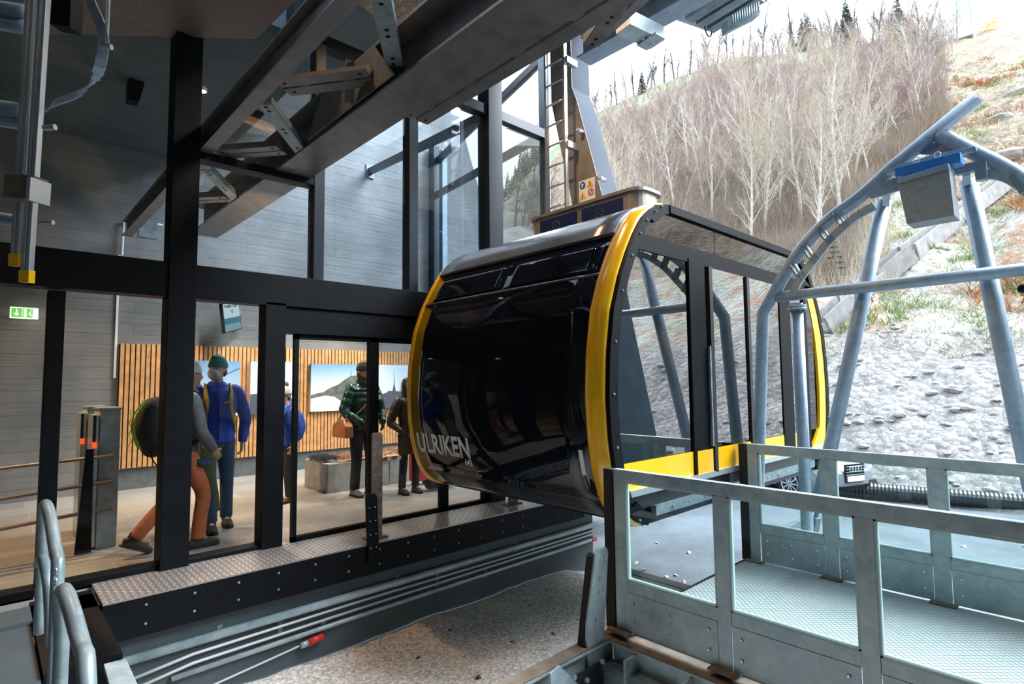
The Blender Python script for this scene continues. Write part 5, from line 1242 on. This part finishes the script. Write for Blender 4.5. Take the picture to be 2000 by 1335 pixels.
# ================================================================ PEOPLE
def loft(b, pts, rads, n=14, quilt=0, qn=0, side=Vector((0, 1, 0)), sub=5, capr=True):
    """smooth tube through pts; rads = (across, depth) pairs or floats; across axis = side"""
    pts = [Vector(p) for p in pts]; R = [(r, r) if not isinstance(r, tuple) else r for r in rads]
    P_ = []; Q = []
    for i in range(len(pts)-1):
        p0, p1, p2, p3 = pts[max(i-1, 0)], pts[i], pts[i+1], pts[min(i+2, len(pts)-1)]
        for k_ in range(sub):
            t = k_/sub; P_.append(.5*((2*p1)+(p2-p0)*t+(2*p0-5*p1+4*p2-p3)*t*t+(-p0+3*p1-3*p2+p3)*t**3)); s_ = t*t*(3-2*t); Q.append((R[i][0]+(R[i+1][0]-R[i][0])*s_, R[i][1]+(R[i+1][1]-R[i][1])*s_))
    P_.append(pts[-1]); Q.append(R[-1]); m_ = len(P_); base_ = len(b.v)
    for i, (p, (ra, rb)) in enumerate(zip(P_, Q)):
        d = (P_[min(i+1, m_-1)]-P_[max(i-1, 0)]).normalized(); a = (side-d*side.dot(d)); a = a.normalized() if a.length > .05 else d.orthogonal().normalized(); c_ = d.cross(a)
        k2 = 1+(quilt*(abs(math.sin(PI*qn*i/(m_-1)))-.5) if quilt else 0)
        for j in range(n): t = 2*PI*j/n; b.v.append(p+a*(math.cos(t)*ra*k2)+c_*(math.sin(t)*rb*k2))
    for i in range(m_-1):
        for j in range(n): b.f.append((base_+i*n+j, base_+i*n+(j+1) % n, base_+(i+1)*n+(j+1) % n, base_+(i+1)*n+j))
    b.f += [tuple(base_+j for j in range(n))[::-1], tuple(base_+(m_-1)*n+j for j in range(n))]
    return b
def remesh(o, v=.012, sm=6):
    r_ = o.modifiers.new('remesh', 'REMESH'); r_.mode = 'VOXEL'; r_.voxel_size = v; r_.use_smooth_shade = True
    if sm: s_ = o.modifiers.new('smooth', 'SMOOTH'); s_.iterations = sm; s_.factor = .5
    return o
def person(label, pos, heading, H=1.8, head_turn=0, arms=None, legs=None, jacket=None, trousers=None, shoes=None, quilt=0, coat_len=.0, hat=None, hatkind='beanie', mask=None, scarf=None, gloves=None, lean=0, hood=False, slim=1.0, jlabel=None, extras=None, tgap=0):
    """local frame: +x forward, +y left, z up, feet at z = 0"""
    k = H/1.8; t = thing('person', label, 'person', (0, 0, 0)); s = slim
    J = dict(hipL=(0, .10, .93), hipR=(0, -.10, .93), kneeL=(.03, .11, .50), kneeR=(.03, -.11, .50), ankL=(0, .12, .09), ankR=(0, -.12, .09))
    J.update(legs or {}); Am = dict(shL=(0, .20, 1.44), shR=(0, -.20, 1.44), elL=(-.03, .27, 1.14), elR=(-.03, -.27, 1.14), haL=(.08, .27, .90), haR=(.08, -.27, .90)); Am.update(arms or {})
    V = lambda q: Vector(q)*k
    lx = lean
    neck, head = V((lx, 0, 1.53)), V((lx+.02, 0, 1.68))
    ct, st_ = math.cos(head_turn), math.sin(head_turn)
    def HP(x, y, z): return head+Vector((x*ct-y*st_, x*st_+y*ct, z))*k       # head frame
    HY = Vector((-st_, ct, 0))
    b = MB()   # body
    loft(b, [V((0, 0, .88)), V((lx*.3, 0, 1.05)), V((lx*.6, 0, 1.25)), V((lx*.9, 0, 1.42)), V((lx, 0, 1.50)), V((lx+.01, 0, 1.60))], [(.15*k*s, .11*k), (.135*k*s, .10*k), (.155*k*s, .11*k), (.17*k*s, .105*k), (.07*k, .07*k), (.055*k, .055*k)])
    loft(b, [HP(0, 0, -.10), HP(.02, 0, -.05), HP(.01, 0, .02), HP(0, 0, .08), HP(-.005, 0, .125)], [(.045*k, .05*k), (.065*k, .082*k), (.076*k, .096*k), (.070*k, .088*k), (.03*k, .04*k)], side=HY)
    loft(b, [HP(.088, 0, .025), HP(.115, 0, -.015), HP(.095, 0, -.028)], [.012*k, .017*k, .012*k], n=8)          # nose
    for q in (1, -1): loft(b, [HP(0, .078*q, -.025), HP(-.01, .086*q, .005), HP(-.012, .082*q, .03)], [.010*k, .018*k, .012*k], n=8)   # ears
    for q in 'LR':
        loft(b, [V(J['hip'+q]), V(J['knee'+q]), V(J['ank'+q])], [.082*k, .052*k, .036*k]); loft(b, [V(Am['sh'+q]), V(Am['el'+q]), V(Am['ha'+q])], [.040*k, .036*k, .026*k])
        a, f = V(J['ank'+q]), V(J['ank'+q])+Vector((.13, 0, -.055))*k; loft(b, [a, f], [.035*k, .03*k])
    bo = remesh(b.build('body', M['skin'], t), .009, 4)
    # hands: palm, four unequal bent fingers and a thumb from the side
    for q, sg in (('L', 1), ('R', -1)):
        h, e = V(Am['ha'+q]), V(Am['el'+q]); d = (h-e).normalized(); inn = Vector((0, -sg, 0)); inn = (inn-d*inn.dot(d)).normalized(); fw = d.cross(inn)
        if fw.x < 0: fw = -fw
        b = MB(); g = 1.15 if gloves else 1
        loft(b, [h-d*.01, h+d*.04*k, h+d*.085*k], [(.026*k*g, .016*k*g), (.040*k*g, .016*k*g), (.036*k*g, .014*k*g)], side=fw)
        for i, L in enumerate((.062, .074, .070, .055)):
            o_ = h+d*.08*k+fw*((.027-.018*i)*k); p1 = o_+(d*.9+inn*.25)*L*.5*k; p2 = p1+(d*.55+inn*.8)*L*.5*k; loft(b, [o_, p1, p2], [.0095*k*g, .009*k*g, .0075*k*g], n=8, sub=3)
        o_ = h+d*.025*k+fw*.03*k; p1 = o_+(d*.5+fw*.75+inn*.2)*.035*k; p2 = p1+(d*.8+inn*.45)*.032*k; loft(b, [o_, p1, p2], [.012*k*g, .0105*k*g, .008*k*g], n=8, sub=3)
        b.build('glove' if gloves else 'hand', M[gloves] if gloves else M['skin'], t, True)
    # trousers
    b = MB(); loft(b, [V((0, 0, 1.0)), V((0, 0, .93)), V((0, 0, .84))], [(.165*k*s, .125*k), (.175*k*s, .13*k), (.15*k*s, .11*k)])
    for q in 'LR':
        hp, kn, an = V(J['hip'+q]), V(J['knee'+q]), V(J['ank'+q]); loft(b, [hp, hp.lerp(kn, .5), kn, kn.lerp(an, .5), an+Vector((0, 0, .0))], [.098*k*s, .086*k*s, .070*k*s, .066*k*s, .064*k*s])
    remesh(b.build('trousers', M[trousers], t), .012, 5)
    # shoes
    for q in 'LR':
        a = V(J['ank'+q]); kn = V(J['knee'+q]); pitch = J.get('pitch'+q, 0); fd = Vector((math.cos(pitch), 0, -math.sin(pitch))); ud = Vector((math.sin(pitch), 0, math.cos(pitch)))
        b = MB(); loft(b, [a+ud*.05*k, a-ud*.02*k], [(.052*k, .058*k), (.05*k, .062*k)]); loft(b, [a-fd*.075*k-ud*.045*k, a-ud*.035*k, a+fd*.09*k-ud*.045*k, a+fd*.17*k-ud*.058*k, a+fd*.20*k-ud*.065*k], [(.036*k, .035*k), (.044*k, .050*k), (.050*k, .040*k), (.046*k, .028*k), (.025*k, .018*k)])
        sh = remesh(b.build('shoe', M[shoes], t), .009, 3)
        b = MB(); pts = [(-.095, .0), (-.08, .035), (.0, .040), (.10, .052), (.17, .048), (.215, 0), (.17, -.048), (.10, -.052), (0, -.040), (-.08, -.035)]
        b.prism([a+fd*x*k+Vector((0, y*k, 0))-ud*.09*k for x, y in pts], ud*.018*k).build('sole', M['rubber'], sh)
    # jacket
    b = MB(); zl = .90-coat_len
    loft(b, [V((0, 0, zl)), V((0, 0, (zl+1.08)/2)), V((lx*.4, 0, 1.10)), V((lx*.7, 0, 1.28)), V((lx*.9, 0, 1.42)), V((lx, 0, 1.50)), V((lx+.005, 0, 1.555))], [(.19*k*s, .15*k), (.19*k*s, .145*k), (.18*k*s, .14*k), (.20*k*s, .15*k), (.205*k*s, .13*k), (.12*k*s, .10*k), (.075*k, .08*k)], quilt=quilt, qn=9, sub=8 if quilt else 5, n=20)
    for q in 'LR':
        sh_ = V(Am['sh'+q]); loft(b, [Vector((sh_.x, sh_.y*.45, sh_.z+.015*k)), Vector((sh_.x, sh_.y*.92, sh_.z+.005*k)), V(Am['sh'+q]).lerp(V(Am['el'+q]), .5), V(Am['el'+q]), V(Am['el'+q]).lerp(V(Am['ha'+q]), .5), V(Am['ha'+q])], [.062*k, .076*k, .074*k, .064*k, .056*k, .046*k], quilt=quilt*1.2, qn=8, sub=8 if quilt else 5)
    o = remesh(b.build('jacket', M[jacket], t), .010, 2 if quilt else 5); jk = o
    if jlabel: o['label'] = jlabel
    MB().bar(V((.155+lx*.2, 0, zl+.04)), V((.155+lx*.8, 0, 1.38)), .012, .006, (0, 1, 0)).build('zip', M['black'], jk)
    # eyes
    b = MB()
    for q in (1, -1): b.sphere(HP(.082, .032*q, .02), .011*k, 8, 6)
    b.build('eyes', M['eye'], bo, True)
    if hat:
        if hatkind == 'hood':
            b = MB(); loft(b, [V((lx-.02, 0, 1.50)), HP(-.03, 0, -.06), HP(-.03, 0, .03), HP(-.02, 0, .11), HP(-.02, 0, .15)], [(.13*k, .11*k), (.115*k, .11*k), (.112*k, .115*k), (.09*k, .10*k), (.03*k, .03*k)], side=HY); remesh(b.build('hood', M[hat], t), .01, 4)
            ring = [HP(.07+.02*math.cos(a), .095*math.cos(a)*1.0, .02+.12*math.sin(a)) for a in [2*PI*i/20 for i in range(21)]]
            MB().tube(ring, .022*k, 8).build('fur_trim', M['fur1'], t, True)
        else:
            b = MB(); loft(b, [HP(-.005, 0, .035), HP(-.005, 0, .07), HP(-.01, 0, .12), HP(-.02, 0, .155), HP(-.025, 0, .17)], [(.088*k, .106*k), (.088*k, .105*k), (.075*k, .09*k), (.042*k, .055*k), (.012*k, .015*k)], side=HY, n=20); ht = b.build('hat', M[hat], t, True)
            b = MB(); loft(b, [HP(-.003, 0, .028), HP(-.003, 0, .065)], [(.093*k, .110*k), (.092*k, .109*k)], side=HY, n=20); b.build('hat_brim', M[hat], ht, True)
    hb_ = MB(); loft(hb_, [HP(-.045, 0, -.07), HP(-.04, 0, -.02), HP(-.03, 0, .05)], [(.055*k, .045*k), (.075*k, .060*k), (.075*k, .07*k)], side=HY); hb_.build('hair', M['hair'], t, True)
    if mask:
        b = MB(); loft(b, [HP(.045, 0, -.09), HP(.062, 0, -.06), HP(.070, 0, -.025), HP(.070, 0, -.002)], [(.052*k, .035*k), (.066*k, .048*k), (.066*k, .048*k), (.052*k, .034*k)], side=HY); fm = b.build('face_mask', M[mask], t, True)
        MB().tube([HP(.06, .062, -.03), HP(0, .086, 0)], .003, 5).tube([HP(.06, -.062, -.03), HP(0, -.086, 0)], .003, 5).build('mask_strap', M['white'], fm)
    if scarf:
        b = MB(); loft(b, [V((lx+.01, 0, 1.47)), V((lx+.02, 0, 1.53)), HP(.01, 0, -.08), HP(.02, 0, -.045)], [(.11*k, .11*k), (.10*k, .11*k), (.085*k, .095*k), (.078*k, .092*k)], side=HY); remesh(b.build('neck_warmer', M[scarf], t), .01, 3)
    if extras: extras(t, k, V, HP, J, Am)
    t.rotation_euler = (0, 0, heading); t.location = pos
    return t
for n_, c_, r_ in (('eye', (.01, .01, .01), .2), ('hair', (.04, .025, .015), .7), ('blue_fleece', (.012, .06, .42), .9), ('teal_hat', (.015, .13, .11), .9), ('mask_blue', (.35, .55, .55), .7), ('navy_trouser', (.02, .05, .10), .8), ('boot', (.025, .02, .02), .6),
                   ('grey_shell', (.13, .13, .145), .6), ('white_knit', (.55, .56, .58), .9), ('orange_trouser', (.50, .13, .05), .8), ('green_puffer', (.016, .055, .04), .22), ('charcoal', (.02, .02, .022), .8), ('dark_jeans', (.015, .017, .025), .85),
                   ('brown_coat', (.035, .028, .018), .35), ('tan_leather', (.38, .13, .03), .45), ('olive', (.075, .08, .035), .9), ('strap_yellow', (.35, .25, .02), .7), ('lime', (.40, .60, .03), .6), ('sneaker', (.10, .14, .18), .6), ('pink_knit', (.6, .42, .42), .9), ('royal', (.02, .08, .4), .7)):
    M[n_] = mat(n_+'_cloth', c_, r_, 0, .2, 18)
def backpack(t, k, V, m_, strap, x=-.24, ctr=1.22, big=1.0, straps=True):
    b = MB(); loft(b, [V((x+.02, 0, ctr-.30*big)), V((x-.02, 0, ctr-.24*big)), V((x-.05, 0, ctr-.05)), V((x-.03, 0, ctr+.16*big)), V((x+.03, 0, ctr+.26*big))], [(.10*k, .06*k), (.17*k*big, .11*k*big), (.18*k*big, .15*k*big), (.15*k*big, .12*k*big), (.06*k, .05*k)], n=18)
    remesh(b.build('backpack', M[m_], t), .012, 4)
    if straps:
        for q in (1, -1):
            pts = smooth([V((x+.05, .10*q, 1.40)), V((0, .125*q, 1.52)), V((.12, .125*q, 1.44)), V((.165, .12*q, 1.28)), V((.10, .17*q, 1.08)), V((-.08, .20*q, 1.0))], 4); b = MB()
            for p, q_ in zip(pts, pts[1:]): b.bar(p, q_, .045*k, .012, (p-V((0, 0, p.z/k))).normalized())
            b.build('shoulder_strap', M[strap], t)
# man in blue fleece
def ex_blue(t, k, V, HP, J, Am):
    backpack(t, k, V, 'charcoal', 'strap_yellow', x=-.20, big=.8)
    MB().bar(V((.155, .05, 1.33)), V((.150, .12, 1.335)), .004, .012, (0, 0, 1)).build('chest_logo', M['white'], t)
    b = MB(); loft(b, [V((.17, -.16, .98)), V((.20, -.13, .80)), V((.20, -.10, .60)), V((.20, -.06, .42)), V((.20, -.03, .26)), V((.22, -.01, .20))], [(.07, .05), (.10, .06), (.08, .06), (.07, .05), (.06, .04), (.05, .03)]); remesh(b.build('draped_jacket', M['olive'], t), .012, 4)
hdb = math.atan2(-7.05, -1.95)
person('man in a royal blue fleece, teal hat and pale face mask holding an olive jacket', (1.93, 7.0, 0), hdb+.15, 1.88, -.75, arms=dict(elL=(-.05, .30, 1.14), haL=(-.02, .27, .88), elR=(.02, -.27, 1.14), haR=(.14, -.2, .92)), legs=dict(ankR=(.22, -.06, .09), kneeR=(.17, -.08, .52)),
       jacket='blue_fleece', trousers='navy_trouser', shoes='boot', hat='teal_hat', mask='mask_blue', extras=ex_blue)
# walker in grey jacket and orange trousers with a big pack, facing right
def ex_grey(t, k, V, HP, J, Am):
    backpack(t, k, V, 'charcoal', 'charcoal', x=-.24, ctr=1.22, big=.9)
    for y in (-.06, -.12):
        pts = smooth([V((-.36, y, 1.46)), V((-.45, y*1.2, 1.32)), V((-.46, y*1.1, 1.16)), V((-.40, y, 1.00))], 4); MB().tube(pts, .007, 6).build('cord', M['lime'], t)
    zig = [V((-.47, -.02-.06*(i % 2), 1.36-.055*i)) for i in range(7)]; MB().tube(zig, .004, 5).build('cord', M['lime'], t)
    MB().tube(smooth([V((-.30, -.16, 1.02)), V((-.33, -.17, .95)), V((-.30, -.16, .88)), V((-.27, -.16, .84))], 3), .006, 5).build('dangling_strap', M['black'], t)
    MB().tube([V((.13, -.12, .86)), V((.13, -.13, .80))], .095, 14).build('thigh_band', M['navy_trouser'], t)
person('walker in a grey jacket, white knit hat and orange trousers with a black pack', (1.44, 6.30, 0), math.radians(8), 1.80, .1, arms=dict(elR=(.06, -.26, 1.14), haR=(.20, -.22, .95), elL=(.04, .26, 1.14), haL=(.24, .2, 1.0)),
       legs=dict(kneeR=(.16, -.10, .52), ankR=(.12, -.10, .09), kneeL=(-.06, .10, .50), ankL=(-.36, .10, .16), pitchL=.45), jacket='grey_shell', trousers='orange_trouser', shoes='boot', hat='white_knit', extras=ex_grey, lean=.03)
# tall person in a green puffer jacket
def ex_puff(t, k, V, HP, J, Am):
    b = MB(); q = V((.05, -.34, .92))
    b.prism([q+Vector((-.19, -.06, -.11)), q+Vector((.19, -.06, -.11)), q+Vector((.17, -.06, .05)), q+Vector((.08, -.03, .13)), q+Vector((-.08, -.03, .13)), q+Vector((-.17, -.06, .06))], (0, .13, 0)).build('shoulder_bag', M['tan_leather'], t, bevel=.02)
    MB().tube(smooth([q+Vector((-.12, 0, .10)), q+Vector((-.06, .02, .2)), q+Vector((.06, .02, .2)), q+Vector((.12, 0, .10))], 4), .008, 6).build('bag_handle', M['boot'], t)
    MB().tube(smooth([V((.06, -.27, 1.02)), V((.17, -.10, 1.2)), V((.16, .08, 1.42)), V((.0, .13, 1.55))], 5), .010, 6).build('bag_strap', M['tan_leather'], t)
person('tall person in a shiny green puffer jacket with a tan leather shoulder bag', (3.98, 7.42, 0), math.atan2(-7.4, -3.9)+.55, 1.86, .25, arms=dict(elR=(.02, -.30, 1.16), haR=(.24, -.16, 1.0), elL=(.04, .28, 1.14), haL=(.22, .18, .98)),
       jacket='green_puffer', trousers='dark_jeans', shoes='sneaker', quilt=.13, hat='charcoal', scarf='charcoal', gloves='charcoal', extras=ex_puff, slim=1.05)
# person in a dark brown hooded coat, half hidden by the cabin
person('person in a long dark brown coat with a fur trimmed hood beside the cabin', (4.52, 7.05, 0), math.atan2(-7, -4.4)+.5, 1.64, .3, arms=dict(elR=(-.04, -.30, 1.12), haR=(.12, -.20, .98), elL=(.02, .28, 1.14), haL=(.20, .12, 1.02)), jacket='brown_coat', trousers='dark_jeans', shoes='boot', quilt=.05, hat='brown_coat', hatkind='hood', scarf='charcoal', coat_len=.28, gloves='charcoal', slim=.95)
# child in pom pom hat, mostly behind the black post
def ex_kid(t, k, V, HP, J, Am):
    MB().sphere(HP(-.02, 0, .19), .04, 10, 8).build('pompom', M['teal_hat'], t, True); backpack(t, k, V, 'royal', 'royal', x=-.20, big=.8)
    b = MB(); loft(b, [HP(-.003, 0, .02), HP(-.003, 0, .045)], [(.096*k, .113*k), (.096*k, .113*k)], n=20); b.build('hat_stripe', M['teal_hat'], t, True)
person('child in a pale bobble hat and blue jacket almost hidden by the black post', (3.0, 7.75, 0), math.radians(-160), 1.52, 0, jacket='royal', trousers='dark_jeans', shoes='boot', hat='pink_knit', extras=ex_kid)
# red suitcase and black dog shaped bundle behind the brown coat
rs_ = thing('red_suitcase', 'red suitcase on the hall floor beside the person in the brown coat', 'suitcase', (5.0, 7.5, 0))
MB().box(4.86, 5.14, 7.4, 7.6, .06, .50).build('shell', M['red'], rs_, bevel=.03); MB().tube([(4.92, 7.5, .5), (4.92, 7.5, .62), (5.08, 7.5, .62), (5.08, 7.5, .5)], .010, 6).build('handle', M['black'], rs_)
for x in (4.9, 5.1): MB().tube([(x, 7.47, .03), (x, 7.53, .03)], .03, 10).build('wheel', M['rubber'], rs_)
bg = thing('black_bag', 'soft black bag slumped on the hall floor under the cabin nose', 'bag', (5.05, 7.0, 0)); b = MB(); loft(b, [(4.78, 6.95, .10), (5.0, 7.0, .13), (5.3, 7.05, .10)], [(.08, .08), (.14, .12), (.08, .08)]); remesh(b.build('bag_body', M['charcoal'], bg), .012, 3)
MB().tube(smooth([Vector((4.9, 6.95, .20)), Vector((5.0, 6.93, .29)), Vector((5.12, 6.97, .21))], 4), .01, 6).build('bag_handle', M['black'], bg)
